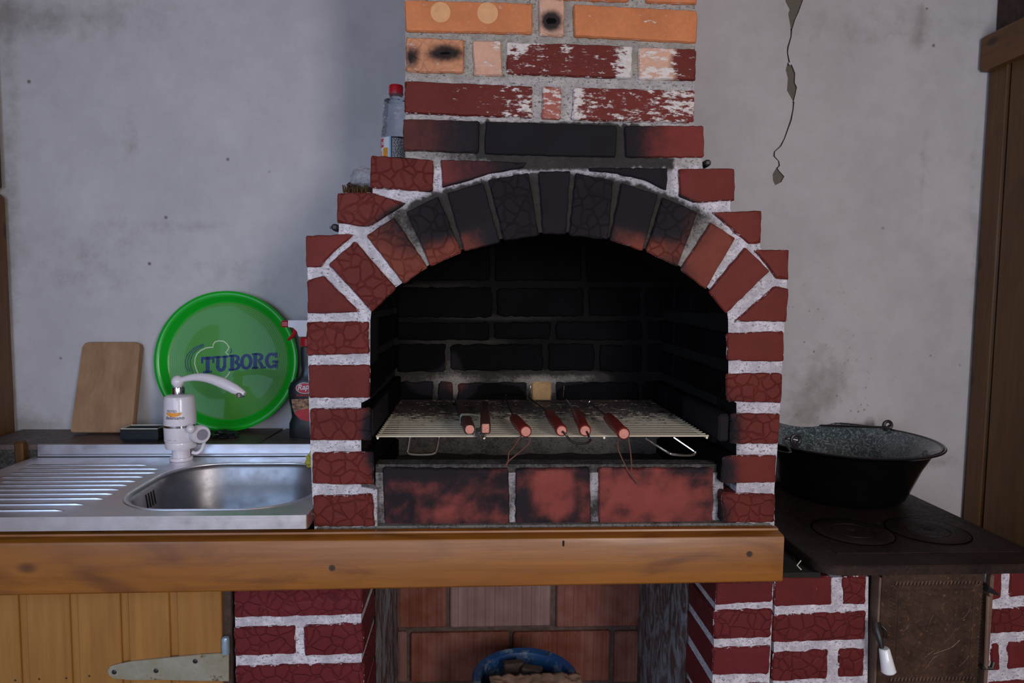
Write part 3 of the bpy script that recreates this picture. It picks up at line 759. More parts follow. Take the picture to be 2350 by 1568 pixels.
for i in range(nz + 1):
    for k in range(nx + 1):
        x = XB0 + (XB1 - XB0) * k / nx; z = SLAB + .002 + (zt - SLAB) * i / nz
        px, py = topx((x, YB - .004, z)); vs.append((x, YB - .004 + .0015 * noise.noise(Vector((x * 40, z * 40, 0))), z)); so.append(soot_back(px, py))
mb.add(vs, [(i * (nx + 1) + k, i * (nx + 1) + k + 1, (i + 1) * (nx + 1) + k + 1, (i + 1) * (nx + 1) + k) for i in range(nz) for k in range(nx)], 0, soot=so, paint=0.)
mb.build('firebox_mortar', 'painted_mortar', fp, ang=60)
# firebox back bricks on edge
def bb(px0, px1, py0, py1, tint=None, lo=.95):
    brick_poly(fp, [(px0, py0), (px1, py0), (px1, py1), (px0, py1)], YB - .010, .02, soot=lambda x, y: min(lo, soot_back(x, y) + .16), tint=tint or (.16, .05, .045), paint=0, rnd=6, j=2.)
rows = [r__ for r__ in [(455, 545, [905, 1030, 1240, 1450, 1600]), (553, 646, [905, 1130, 1340, 1545, 1600]), (660, 727, [905, 1135, 1345, 1475, 1600]), (739, 780, [905, 1128, 1270, 1480, 1600]), (790, 852, [905, 1028, 1252, 1370, 1480, 1600]),
        (878, 935, [905, 1000, 1044, 1215, 1272, 1470, 1600]), (945, 1010, [905, 1100, 1310, 1520, 1600]), (1020, 1080, [905, 1000, 1210, 1420, 1600])] if r__[0] < 940]
for y0, y1, xs in rows:
    for i in range(len(xs) - 1):
        special = (y0 == 878 and xs[i] == 1215)
        bb(xs[i] + 6, xs[i + 1] - 6, y0 + random.uniform(-2, 2), y1 + random.uniform(-2, 2), tint=(.55, .36, .17) if special else None, lo=.30 if special else 1.05)
# firebox side walls: courses continuing the columns, the course above the slot standing proud
for side, cols in ((-1, LC), (1, RC)):
    for k, (pl, e) in enumerate(cols):
        zs = [P(x, y, 0).z for x, y in pl]; z0, z1 = min(zs), max(zs); xs = [P(x, y, 0).x for x, y in pl]
        if side < 0: xo, xi = min(xs), xi0 + (.006 if k == 2 else 0.)
        else: xo, xi = max(xs), xi1 - (.014 if k == 2 else 0.)
        for y0, y1 in ((.240, .368), (.374, .506)):
            brick_box(fp, min(xo, xi), max(xo, xi), y0, y1, z0 + .002, z1 - .002, soot=1.0 if side > 0 else 1.03)
        if k == 2:  # proud edge brick carried through to the front
            a, b = (xi0 - .01, xi) if side < 0 else (xi, xi1 + .012)
            brick_box(fp, a, b, .010, .2395, z0 + .003, z1 - .003, soot=.78, name='ledge_brick')
zc = [P(1700, y, 0).z for y in (735, 650, 560)]
for side in (-1, 1):
    for k in range(2):
        a, b = (xi0 - .05, xi0 + .002) if side < 0 else (xi1 - .002, xi1 + .05)
        for y0, y1 in ((.120, .240), (.246, .368), (.374, .506)):
            brick_box(fp, a, b, y0, y1, zc[k] + .008, zc[k + 1] - .006, soot=1.)
# outer faces of the stepped courses and chimney towards the wall
def side_row(pl, w_=.115, right=False):
    zs = [P(x, y, 0).z for x, y in pl]; xs = [P(x, y, 0).x for x, y in pl]; z0, z1 = min(zs) + .002, max(zs) - .002
    x0, x1 = (min(xs), min(xs) + w_) if not right else (max(xs) - w_, max(xs))
    for y0, y1 in ((.122, .365), (.373, WALL - .002)): brick_box(fp, x0, x1, y0, y1, z0, z1, soot=.05, paint=.4)
for pl, wd, rt in (([(851, 360), (880, 440)], .05, 0), ([(773, 442), (780, 515)], .05, 0), ([(700, 541), (760, 616)], .06, 0), ([(704, 642), (760, 720)], .06, 0), ([(1600, 386), (1688, 462)], .05, 1), ([(1700, 484), (1749, 559)], .04, 1),
                   ([(1770, 574), (1812, 641)], .05, 1), ([(1770, 660), (1808, 739)], .06, 1), ([(924, 272), (1000, 350)], .05, 0), ([(1500, 288), (1617, 361)], .05, 1), ([(928, 186), (1000, 262)], .04, 0), ([(931, 88), (1000, 166)], .04, 0),
                   ([(928, 0), (1000, 72)], .04, 0), ([(928, -70), (1000, -11)], .04, 0), ([(1500, 206), (1596, 282)], .04, 1), ([(1500, 110), (1598, 184)], .04, 1), ([(1500, 20), (1601, 98)], .04, 1), ([(1500, -60), (1601, 8)], .04, 1)):
    side_row(pl, wd, bool(rt))
for side, cols in ((-1, LC), (1, RC)):
    for pl, e in cols:
        zs = [P(x, y, 0).z for x, y in pl]; xs = [P(x, y, 0).x for x, y in pl]
        x0, x1 = (min(xs), min(xs) + .10) if side < 0 else (max(xs) - .10, max(xs))
        brick_box(fp, x0, x1, .512, WALL - .002, min(zs), max(zs), soot=.1)
# firebox floor of ash, iron tie ends
mbx = MB(); vs = []; nx, ny = 30, 20
for i in range(ny + 1):
    for k in range(nx + 1):
        x = xi0 - .008 + (xi1 - xi0 + .016) * k / nx; y = .078 + (.500 - .078) * i / ny
        vs.append((x, y, SLAB + .020 + .006 * noise.noise(Vector((x * 25, y * 25, 0)))))
mbx.add(vs, [(i * (nx + 1) + k, i * (nx + 1) + k + 1, (i + 1) * (nx + 1) + k + 1, (i + 1) * (nx + 1) + k) for i in range(ny) for k in range(nx)])
o = mbx.build('ash_bed', 'ash', fp); o['kind'] = 'stuff'
for (x, y) in ((772, 521), (1618, 375)):
    c = P(x, y, .03); MB().box(c.x - .006, c.x + .006, .012, .05, c.z - .008, c.z + .004, .003).build('iron_tie', 'black_iron', fp)

# ------------------------------------------------------------------ counter slab, beam, supports
sl_ = thing('counter_slab', 'concrete counter slab under the sink and fireplace behind the wooden beam', 'counter', (-.3, .3, .75))
mb = MB(); mb.box(-.298, .588, .004, WALL - .002, .752, SLAB, .003); mb.box(XL + .012, -.70, .004, WALL - .002, .80, SLAB, .003); mb.box(-.70, -.298, .345, WALL - .002, .752, SLAB, .003)
mb.a['soot'] = {i: .5 for i in range(len(mb.v))}; mb.a['paint'] = {i: 0. for i in range(len(mb.v))}
mb.build('slab', 'painted_mortar', sl_, smooth=False)
bm_t = thing('wooden_beam', 'long varnished amber wooden beam running along the front edge of the counter', 'beam', (-.3, -.04, .79))
YBM = -.042
c0, c1 = P(-20, 1246, YBM), P(1800, 1230, YBM); d0, d1 = P(-20, 1371, YBM), P(1797, 1337, YBM)
mb = MB(); prof = []
def beam_section(x, zt_, zb_):
    return [(x, -.002, zb_), (x, YBM + .004, zb_), (x, YBM, zb_ + .004), (x, YBM, zt_ - .006), (x, YBM + .002, zt_ - .002), (x, YBM + .006, zt_), (x, YBM + .026, zt_ + .0015), (x, YBM + .027, zt_ + .005), (x, -.003, zt_ + .006), (x, -.002, zt_ + .005)]
xs = [XL + .012, -.6, 0, .35, c1.x]; vs = []; n = 10
for x in xs:
    t = (x + 1.2) / (c1.x + 1.2); zt_ = c0.z * (1 - t) + c1.z * t; zb_ = d0.z * (1 - t) + d1.z * t
    vs += beam_section(x, zt_, zb_)
fs = [[i * n + k, i * n + (k + 1) % n, (i + 1) * n + (k + 1) % n, (i + 1) * n + k] for i in range(len(xs) - 1) for k in range(n)] + [list(range(n)), list(range((len(xs) - 1) * n, len(xs) * n))[::-1]]
mb.add(vs, fs); mb.build('board', 'varnished_beam', bm_t, ang=30)
for (x, y) in ((762, 1304), (1720, 1272)):
    c = P(x, y, YBM); mb = MB()
    mb.lathe([(.0001, .001), (.0035, .001), (.0038, .0), (.0055, -.0006), (.0062, .0002)], c, 14, M=Matrix.Rotation(R(90), 3, 'X')); mb.box(c.x - .003, c.x + .003, c.y - .0018, c.y - .0008, c.z - .0006, c.z + .0006); mb.box(c.x - .0006, c.x + .0006, c.y - .0018, c.y - .0008, c.z - .003, c.z + .003)
    mb.build('screw', 'screw_metal', bm_t)
c = P(1293, 1246, YBM); MB().box(c.x - .002, c.x + .002, c.y - .0012, c.y + .002, c.z - .007, c.z + .004, .001).build('gouge', 'sooty_gap', bm_t)

def pillar(name, label, rows, mort, Y=0., yback=.17, floorrows=True, cat='pillar'):
    t = thing(name, label, cat, (P(*rows[0][0][0], 0).x, .1, 0))
    for pl, e in rows: brick_poly(t, pl, Y, .158, soot=Z0, emboss=e, chip=.5, paint=1., tint=jit((.140, .021, .025), .08), j=1.4)
    mb = MB(); mortar_slab(mb, mort, Y + .006, .15, Z0, lambda x, y: 1., sp=10); mb.build('mortar', 'painted_mortar', t, ang=60)
    return t
lp = pillar('brick_pillar', 'red-painted brick pillar with white joints beside the pine cupboard door', [([(534, 1345), (830, 1340), (832, 1412), (538, 1420)], 1), ([(536, 1442), (675, 1438), (677, 1503), (538, 1508)], 1), ([(697, 1438), (832, 1433), (834, 1503), (698, 1507)], 1),
             ([(538, 1532), (835, 1524), (836, 1595), (540, 1604)], 1), ([(540, 1626), (680, 1622), (680, 1690), (540, 1694)], 0), ([(700, 1622), (836, 1618), (838, 1688), (700, 1690)], 0)],
            [(538, 1345), (828, 1345), (832, 1700), (545, 1700)])
rp = pillar('brick_pillar', 'red-painted brick pillar with white joints standing between the open niche and the stove', [([(1645, 1338), (1776, 1334), (1774, 1383), (1641, 1390)], 0), ([(1638, 1403), (1774, 1399), (1770, 1465), (1638, 1470)], 1), ([(1636, 1490), (1770, 1484), (1766, 1549), (1636, 1552)], 0),
             ([(1632, 1574), (1764, 1570), (1762, 1640), (1630, 1644)], 0)], [(1643, 1340), (1775, 1340), (1762, 1660), (1632, 1660)])
# lower courses run on to the floor
for t_, xa, xb in ((lp, P(540, 1560, 0).x, P(836, 1560, 0).x), (rp, P(1632, 1560, 0).x, P(1766, 1560, 0).x)):
    z = (P(540, 1694, 0).z if t_ is lp else P(1632, 1644, 0).z) - .014
    while z > .03:
        zb_ = max(0.001, z - .062); brick_box(t_, xa, xb, 0.0, .158, zb_, z, tint=jit(RED)); z = zb_ - .014
    mb = MB(); mb.box(xa + .006, xb - .006, .158, WALL - .002, .0, .750, soot=.2, paint=.2)
    mb.box(xa + .006, xb - .006, .007, .155, .0, P(700, 1655, 0).z, soot=0., paint=1.); mb.build('pillar_core', 'painted_mortar', t_, smooth=False)
# rendered flanks of the niche
for t_, xs_, sg in ((lp, P(836, 1560, 0).x - .006, 1), (rp, P(1634, 1500, 0).x + .006, -1)):
    mb = MB(); vs = []; n1, n2 = 24, 30
    for i in range(n1 + 1):
        for k in range(n2 + 1):
            y = .162 + (WALL - .006 - .162) * i / n1; z = .002 + .748 * k / n2
            d = .004 + .007 * abs(noise.noise(Vector((y * 14 + z * 9, z * 5, sg)))) * (0 if i in (0,) else 1)
            vs.append((xs_ + sg * d, y, z))
    mb.add(vs, [(i * (n2 + 1) + k, i * (n2 + 1) + k + 1, (i + 1) * (n2 + 1) + k + 1, (i + 1) * (n2 + 1) + k) for i in range(n1) for k in range(n2)])
    mb.build('niche_render', 'rough_plaster_smear', t_)
# second brick along the right flank (its diagonal joint shows in the photo)
# niche back: hollow clay blocks
def block(px0, px1, py0, py1, wash):
    a = P(px0, py1, WALL); b = P(px1, py0, WALL); mb = MB()
    n = max(3, int((b.x - a.x) / .02)); y0 = WALL - .030
    mb.box(a.x, b.x, y0, WALL - .001, a.z, b.z, .004, wash=float(wash))
    k = a.x + .022
    while k < b.x - .016:
        mb.box(k, k + .012, y0 - .0015, y0 + .002, a.z + .004, b.z - .004, .001, wash=float(wash)); k += .026
    return mb.build('hollow_block', 'hollow_clay', wb, ang=30)
a = P(850, 1680, WALL); b = P(1500, 1330, WALL); MB().box(a.x, b.x, WALL - .016, WALL - .0005, a.z, b.z).build('block_mortar', 'block_joint', wb, smooth=False)
for r_ in ((860, 1026, 1330, 1432, .1), (1034, 1262, 1330, 1430, .75), (1274, 1480, 1330, 1430, .15), (944, 1168, 1440, 1555, .1), (1176, 1396, 1438, 1555, .05), (1404, 1500, 1438, 1555, .2), (860, 936, 1440, 1555, .5),
           (860, 1030, 1562, 1680, .1), (1038, 1262, 1562, 1680, .1), (1270, 1480, 1562, 1680, .1)): block(*r_)

# cupboard door of vertical pine boards with a strap hinge
YD = .004
cd_ = thing('cupboard_door', 'honey pine plank cupboard door with a rusty strap hinge under the sink', 'door', (-.8, YD, .1))
bx = [-75, 45, 162, 278, 390, 510]
for i in range(5):
    x0, x1 = P(bx[i], 1470, YD).x, P(bx[i + 1], 1470, YD).x
    mb = MB(); zt_ = P(200, 1366, YD).z + .012
    zt_ = min(zt_, .7415)
    mb.box(x0 + .0145, x1 - .0005, YD, YD + .018, .12, zt_, .0015); mb.box(x0 - .002, x0 + .016, YD + .006, YD + .016, .12, zt_ - .001)
    mb.build('plank', 'pine_door', cd_, smooth=False)
for i, (x, y) in enumerate(((35, 1562), (90, 1559), (152, 1557), (205, 1552))):
    c = P(x, y, YD); MB().lathe([(.0001, .0008), (.0016, .0008), (.0022, 0)], c, 10, M=Matrix.Rotation(R(90), 3, 'X')).build('nail', 'screw_metal', cd_)
top = [(262, 1527), (300, 1519), (380, 1511), (460, 1503), (525, 1499)]; bot = [(525, 1564), (460, 1563), (380, 1561), (300, 1561), (262, 1558), (250, 1550), (247, 1540), (252, 1531)]
YH = YD - .0045
hp = [(P(x, y, YH).x, P(x, y, YH).z) for x, y in top + bot]
hg = MB().prism(hp, lambda u, v, w_: Vector((u, YH + w_, v)), .0035).build('hinge', 'hinge_plate', cd_, smooth=False); hg['label'] = 'rusty cream strap hinge plate'
for (x, y) in ((262, 1543), (358, 1540), (448, 1518)):
    c = P(x, y, YH); MB().lathe([(.0001, .0012), (.0035, .0010), (.0048, .0)], c, 14, M=Matrix.Rotation(R(90), 3, 'X')).build('rivet', 'black_iron', hg)
c = P(518, 1480, YH); MB().lathe([(.0001, -.018), (.007, -.017), (.0075, -.010), (.0075, .011), (.006, .015), (.0001, .0165)], c, 16).build('hinge_pin', 'hinge_pin_blue', hg)
a = P(521, 1502, YH); b = P(521, 1700, YH)
jm = thing('door_jamb', 'dark shadowed wooden jamb between the pine door and the brick pillar', 'jamb', (P(521, 1500, .03).x, .03, 0))
MB().box(P(512, 1500, .02).x, P(536, 1500, .02).x, .012, .06, 0.0, .741, .002).build('jamb_post', 'charred_shade_wood', jm)  # dark wood colour holds the shade of the gap beside the door

# ------------------------------------------------------------------ tiled ledge behind the sink
ZL = .914
le = thing('tiled_ledge', 'narrow ledge of dark brown stone tiles between sink and wall', 'ledge', (-.75, .5, SLAB))
jx = [XL + .016, P(176, 1000, .5).x, P(395, 1000, .5).x, P(618, 1000, .5).x, xi0 - .1 - .02]
mb = MB(); mb.box(XL + .014, P(702, 900, 0).x + .0, .436, WALL - .002, SLAB + .001, ZL - .007, soot=.7, paint=0.); mb.build('ledge_bed', 'painted_mortar', le, smooth=False)
xe = P(703, 900, 0).x - .001
jx[-1] = xe
for i in range(4):
    x0, x1 = jx[i], jx[i + 1]; sk = .022 if i in (1, 3) else .01
    mb = MB(); zt_ = ZL + random.uniform(-.002, .001)
    q = [(x0 + .003 + (sk if i else 0) * -.4, .430), (x1 - .003 - (sk * .4 if i < 3 else 0), .430), (x1 - .003 + (sk * .4 if i < 3 else 0), WALL - .003), (x0 + .003 + (sk if i else 0) * .4, WALL - .003)]
    mb.prism(q, lambda u, v, w_: Vector((u, v, zt_ - w_)), .012); mb.build('tile', 'brown_stone_tile', le, smooth=False)
bt = MB().box(P(40, 1020, .42).x, P(60, 1020, .42).x, .405, .428, SLAB + .001, .925, .004).build('batten', 'dark_timber', le)

# ------------------------------------------------------------------ sink
ZS = .886
sk = thing('steel_sink', 'brushed steel inset sink with ribbed draining board beside the fireplace', 'sink', (-.68, .2, ZS))
SX0, SX1, SY0, SY1 = -1.072, -.3045, -.034, .424
def rrect(x0, x1, y0, y1, r, n=8):
    o = []
    for cx, cy, a0 in ((x1 - r, y1 - r, 0), (x0 + r, y1 - r, 90), (x0 + r, y0 + r, 180), (x1 - r, y0 + r, 270)):
        for k in range(n + 1): a = R(a0 + 90 * k / n); o.append((cx + r * math.cos(a), cy + r * math.sin(a)))
    return o
BX0, BX1, BY0, BY1 = -.690, -.327, .006, .336
hole = rrect(BX0, BX1, BY0, BY1, .115, 10)
outer = rrect(SX0, SX1, SY0, SY1, .006, 3)
mb = MB()
pts = [Vector(q) for q in outer] + [Vector(q) for q in hole]; no = len(outer); nh = len(hole)
edges = [(i, (i + 1) % no) for i in range(no)] + [(no + i, no + (i + 1) % nh) for i in range(nh)]
gx = SX0 + .02
while gx < SX1:
    gy = SY0 + .02
    while gy < SY1: pts.append(Vector((gx, gy))); gy += .02
    gx += .02
rv, re, rf, *_ = delaunay_2d_cdt(pts, edges, [list(range(no))], 1, 1e-6)
def inhole(p):
    c = False
    for i in range(nh):
        a, b = hole[i], hole[i - 1]
        if (a[1] > p.y) != (b[1] > p.y) and p.x < (b[0] - a[0]) * (p.y - a[1]) / (b[1] - a[1]) + a[0]: c = not c
    return c
ff = [list(f) for f in rf if not inhole(sum((rv[i] for i in f), Vector((0, 0))) / len(f))]
mb.add([(q.x, q.y, ZS - .0012 * (1 if q.x < -.72 and SY0 + .03 < q.y < .37 and q.x > SX0 + .02 else 0)) for q in rv], ff)
# outer skirt: folded rim
mb.add([(x, y, ZS) for x, y in outer] + [(x, y, ZS - .026) for x, y in outer], [[i, (i + 1) % no, (i + 1) % no + no, i + no] for i in range(no)])
# rounded lip on the rim
rings = []
cxm, cym = (BX0 + BX1) / 2, (BY0 + BY1) / 2
def bring(inset, z, r):
    return [(x, y, z) for x, y in rrect(BX0 + inset, BX1 - inset, BY0 + inset, BY1 - inset, r, 10)]
specs = [(0, ZS, .115), (.003, ZS - .002, .112), (.006, ZS - .008, .11), (.012, ZS - .05, .105), (.020, ZS - .10, .098), (.034, ZS - .122, .085), (.060, ZS - .132, .06), (.12, ZS - .136, .03)]
vs = []
for s_ in specs: vs += bring(*s_)
fs = [[k * nh + i, k * nh + (i + 1) % nh, (k + 1) * nh + (i + 1) % nh, (k + 1) * nh + i] for k in range(len(specs) - 1) for i in range(nh)] + [list(range((len(specs) - 1) * nh, len(specs) * nh))]
mb.build('sink_top', 'sink_steel', sk, ang=50)
mb = MB(); mb.add(vs, fs); mb.build('bowl', 'bowl_steel', sk, ang=50)
# raised rib around bowl
zr = ZS + .0005
o1 = rrect(BX0 - .006, BX1 + .006, BY0 - .006, BY1 + .006, .12, 10)
MB().tube([(x, y, zr - .0012) for x, y in o1 + [o1[0]]], .0032, 8, caps=False).build('bowl_rim', 'sink_steel', sk)
# draining ribs
for y_, xl, xr_ in ((1068, 63, 344), (1077, 42, 371), (1086, 20, 370), (1095, 0, 337), (1105, 0, 320), (1114, -20, 300), (1124, -30, 281), (1134, -40, 268), (1145, -50, 245), (1158, -60, 199), (1172, -70, 153)):
    a = PZ(xl, y_, ZS); b = PZ(xr_, y_, ZS); a.x = max(a.x, SX0 + .03); b.x = min(b.x, BX0 - .012 if a.y > .12 and a.y < .25 else b.x); yy = (a.y + b.y) / 2
    MB().tube([(a.x, yy, ZS - .0035), (a.x + .012, yy, ZS - .001), (b.x - .02, yy, ZS - .001), (b.x, yy, ZS - .0035)], [.002, .0035, .0035, .0015], 8).build('drain_rib', 'sink_steel', sk)
# upstand and groove behind
zu = P(600, 1019, SY1).z
mb = MB(); mb.box(SX0 + .004, SX1, SY1 - .001, SY1 + .004, ZS - .02, zu, .001); mb.tube([(SX0 + .01, SY1 - .004, ZS + .001), (SX1 - .002, SY1 - .004, ZS + .001)], .0035, 8)
mb.build('upstand', 'sink_steel', sk)
MB().box(SX0 + .01, SX1 - .002, SY1 - .016, SY1 - .009, ZS - .001, ZS + .0012, .0005).build('rear_seam', 'black_iron', sk)
for i in range(4):
    p_ = BX0 + .0115; yy = .152 + i * .011
    MB().tube([(BX0 + .0078, yy, ZS - .016), (BX0 + .0122, yy, ZS - .046)], .0011, 6).build('overflow_slot', 'sooty_gap', sk)
c = Vector((cxm, cym, ZS - .1355)); mb = MB(); mb.lathe([(.0001, .001), (.03, .001), (.036, .003), (.042, .001), (.043, -.001)], c, 28)
mb.build('drain_strainer', 'chrome', sk)

# ------------------------------------------------------------------ water-heating tap
tb = PZ(418, 1056, ZS); YT = tb.y
tp = thing('water_tap', 'white electric heating tap with curved spout standing on the steel sink', 'tap', (tb.x, YT, ZS))
def T(px, py, dy=0.): return P(px, py, YT + dy)
sc_ = (T(419, 1000).x - T(319, 1000).x) / 100
cx_ = T(414, 980).x
def zp_(py): return T(414, py).z
mb = MB()
mb.lathe([(25 * sc_, ZS + .0005), (26 * sc_, ZS + .004), (25 * sc_, ZS + .008), (20 * sc_, zp_(1048)), (19 * sc_, zp_(1030)), (20 * sc_, zp_(1028)), (32 * sc_, zp_(1027)), (34 * sc_, zp_(1022)), (34 * sc_, zp_(1014)), (33.5 * sc_, zp_(1012)), (35.5 * sc_, zp_(1009)), (36 * sc_, zp_(980)), (36 * sc_, zp_(977))], (cx_, YT, 0), 40)
mb.lathe([(36 * sc_, zp_(973)), (36 * sc_, zp_(970)), (34.5 * sc_, zp_(918)), (32 * sc_, zp_(909)), (26 * sc_, zp_(906)), (10 * sc_, zp_(905))], (cx_, YT, 0), 40)
mb.build('body', 'white_plastic', tp, ang=40)
MB().lathe([(30 * sc_, zp_(978)), (36.4 * sc_, zp_(977.5)), (36.4 * sc_, zp_(972.5)), (30 * sc_, zp_(972))], (cx_, YT, 0), 40).build('chrome_band', 'chrome', tp)
MB().lathe([(13 * sc_, zp_(906)), (14.5 * sc_, zp_(904)), (14.5 * sc_, zp_(892)), (13.5 * sc_, zp_(888)), (11 * sc_, zp_(887))], (T(410, 900).x, YT, 0), 24).build('collar', 'chrome', tp)
def sphere_prof(r, z, n=8): return [(max(.0001, r * math.sin(math.pi * k / n)), z - r * math.cos(math.pi * k / n)) for k in range(n + 1)]
mb = MB(); mb.lathe(sphere_prof(14.5 * sc_, zp_(876), 12), (T(408, 876).x, YT, 0), 24)
sp_pts = [T(408, 876), T(425, 870, -.004), T(450, 866, -.01), T(480, 869, -.018), T(512, 880, -.026), T(540, 894, -.033), T(562, 904, -.038)]
mb.tube(sp_pts, [6 * sc_, 7 * sc_, 9 * sc_, 11 * sc_, 13 * sc_, 12 * sc_, 5 * sc_], 16, smooth=5)
mb.build('spout', 'white_plastic', tp, ang=60)
e = T(551, 908, -.036); MB().lathe([(8 * sc_, -.004), (9.5 * sc_, -.003), (9.5 * sc_, .006), (8 * sc_, .008)], e, 20).build('aerator', 'chrome', tp)
# control knob facing right/front
mk = Matrix.Rotation(R(58), 3, 'Z') @ Matrix.Rotation(R(90), 3, 'Y')
mk = (Vector((.72, -.69, 0)).to_track_quat('Z', 'Y')).to_matrix()
kc = T(448, 993, -.010)
mb = MB(); mb.lathe([(17 * sc_, 0), (18 * sc_, .004), (18 * sc_, .018), (21 * sc_, .020), (21 * sc_, .034), (19 * sc_, .037), (.0001, .0372)], kc, 28, M=mk)
kn = mb.build('knob', 'white_plastic', tp, ang=40)
MB().lathe([(.0001, .0378), (13 * sc_, .0376), (13 * sc_, .037)], kc, 24, M=mk).build('knob_dial', 'grey_mark', kn)
mb = MB(); mb.lathe(sphere_prof(10 * sc_, 0, 10), T(438, 985, -.052), 18); mb.build('button', 'white_plastic', tp)
MB().tube([T(440, 1038, 0), T(452, 1040, .004), T(463, 1032, .006), T(468, 1018, .004), T(466, 1006, 0)], 4.2 * sc_, 10, smooth=5).build('hose', 'white_plastic', tp)
rb = 36.2 * sc_
def cyl(cx, cy, r, z0, xc=0.):
    def f(u, v):
        a = u / r; return Vector((cx + r * math.sin(a + xc), cy - r * math.cos(a + xc), z0 + v))
    return f
text_mesh('TESTED', .0075, cyl(cx_, YT, rb, zp_(941), -.12), 'print_navy', 'tested_mark', tp, spacing=1)
text_mesh('delimano', .0118, cyl(cx_, YT, rb, zp_(957), .05), 'print_navy', 'brand_lettering', tp, boldoff=.0001, spacing=1.02)
f = cyl(cx_, YT, rb, zp_(942), 0)
MB().add([f(-.019 + .038 * k / 12, .0) for k in range(13)] + [f(-.019 + .038 * k / 12, -.0095 * math.sin(math.pi * k / 12) ** .6 - .0005) for k in range(13)], [(k, k + 1, k + 14, k + 13) for k in range(12)]).build('orange_swoosh', 'print_orange', tp, smooth=False)
f = cyl(cx_, YT, rb + .0002, zp_(1005), -.1); MB().add([f(-.012, 0), f(-.010, 0), f(-.010, .002), f(-.012, .002)], [(0, 1, 2, 3)]).add([f(-.008, .0003), f(.009, .0003), f(.009, .0013), f(-.008, .0013)], [(0, 1, 2, 3)]).build('small_print', 'grey_mark', tp, smooth=False)

# ------------------------------------------------------------------ green round tray leaning on the wall
TR = .1885
tc = P(525, 829, .590)
tr = thing('serving_tray', 'round bright green plastic serving tray with a blue lettered logo, leaning on the wall', 'tray', tc)
tr.rotation_euler = (R(-7), 0, R(0))
Mt = Matrix.Rotation(R(90), 3, 'X')   # lathe z -> -y (towards viewer)
mb = MB()
mb.lathe([(.0001, .0), (.05, .0), (.10, .0), (.155, .0), (.159, .0012), (.163, .004), (.172, .017), (.178, .0215), (.184, .022), (TR, .019), (TR, .016), (.184, .0185), (.178, .018), (.170, .012), (.160, -.001), (.154, -.003), (.0001, -.003)], (0, 0, 0), 96, M=Mt)
tro = mb.build('tray_body', 'green_tray', None, ang=40); tro.parent = tr; tro.location = (0, 0, 0)
TS = TR / 157.0
def L2(px, py, w_=.0007): return Vector(((px - 525) * TS, -w_, -(py - 829) * TS))
def loc(mb, name, mat, w_=None):
    o = mb.build(name, mat, None, smooth=False); o.parent = tr; o.location = (0, 0, 0); return o
def letter(strokes, ox, oy, s, sh):
    q = MB()
    for pl in strokes:
        n = len(pl); q.add([L2(ox + u * s * .92, oy - v * s - (u * s) * sh) for u, v in pl], [list(range(n))])
    return q
def rect(x0, y0, x1, y1): return [(x0, y0), (x1, y0), (x1, y1), (x0, y1)]
def ringseg(cx, cy, rx, ry, wx, wy, a0, a1, n=10):
    out = []
    for k in range(n):
        b0, b1 = R(a0 + (a1 - a0) * k / n), R(a0 + (a1 - a0) * (k + 1) / n)
        out.append([(cx + rx * math.cos(b0), cy + ry * math.sin(b0)), (cx + rx * math.cos(b1), cy + ry * math.sin(b1)), (cx + (rx - wx) * math.cos(b1), cy + (ry - wy) * math.sin(b1)), (cx + (rx - wx) * math.cos(b0), cy + (ry - wy) * math.sin(b0))])
    return out
LT = {'T': [rect(.30, 0, .56, 1), rect(.14, 0, .72, .14), rect(0, .82, .86, 1), rect(0, .60, .14, .84), rect(.72, .60, .86, .84)],
      'U': [rect(.12, .3, .36, 1), rect(.60, .3, .80, 1), rect(0, .86, .46, 1), rect(.50, .86, .92, 1)] + ringseg(.46, .34, .34, .34, .24, .20, 180, 360),
      'B': [rect(.10, 0, .36, 1), rect(0, 0, .40, .14), rect(0, .86, .40, 1)] + ringseg(.40, .74, .34, .26, .22, .14, -90, 90) + ringseg(.40, .28, .40, .28, .24, .15, -90, 90),
      'O': ringseg(.42, .5, .42, .5, .24, .18, 0, 360, 20),
      'R': [rect(.10, 0, .36, 1), rect(0, 0, .46, .14), rect(0, .86, .40, 1), [(.40, .46), (.62, .46), (.82, .12), (.58, .12)], rect(.58, 0, .94, .14)] + ringseg(.40, .73, .38, .27, .24, .15, -90, 90),
      'G': ringseg(.44, .5, .44, .5, .25, .18, 50, 320, 16) + [rect(.50, .34, .92, .50), rect(.68, 0, .88, .44), rect(.66, .66, .84, 1)]}
lx = [464, 493, 530, 552, 577, 605]; 
lb = [(464, 857), (493, 854), (525, 851), (550, 849), (576, 847), (605, 846)]
for ch, (ox, oy) in zip('TUBORG', lb): loc(letter(LT[ch], ox, oy, 37 if ch == 'T' else 36, .05), 'logo_letter', 'logo_blue')
def strip(pts, wd, z=.0006):
    q = MB(); pts = [Vector(p_) for p_ in pts]; vs = []
    for i, p_ in enumerate(pts):
        d = (pts[min(i + 1, len(pts) - 1)] - pts[max(i - 1, 0)]).normalized(); nn = Vector((-d.y, d.x)) * wd / 2
        vs += [L2(p_.x + nn.x, p_.y + nn.y, z), L2(p_.x - nn.x, p_.y - nn.y, z)]
    q.add(vs, [(2 * i, 2 * i + 2, 2 * i + 3, 2 * i + 1) for i in range(len(pts) - 1)]); return q
def rr8(pts): return [(350 + x / 3.563, 660 + y / 3.563) for x, y in pts]
loc(strip(rr8([(390, 710), (370, 670), (357, 625), (360, 580), (375, 545), (400, 520), (445, 497), (500, 490), (500, 470), (515, 448), (545, 440), (580, 442), (605, 460), (625, 490), (615, 515), (598, 532), (622, 552)]), 2.6), 'logo_outline', 'logo_pale')
loc(strip(rr8([(632, 688), (625, 705), (612, 722), (595, 738)]), 2.6), 'logo_outline', 'logo_pale')
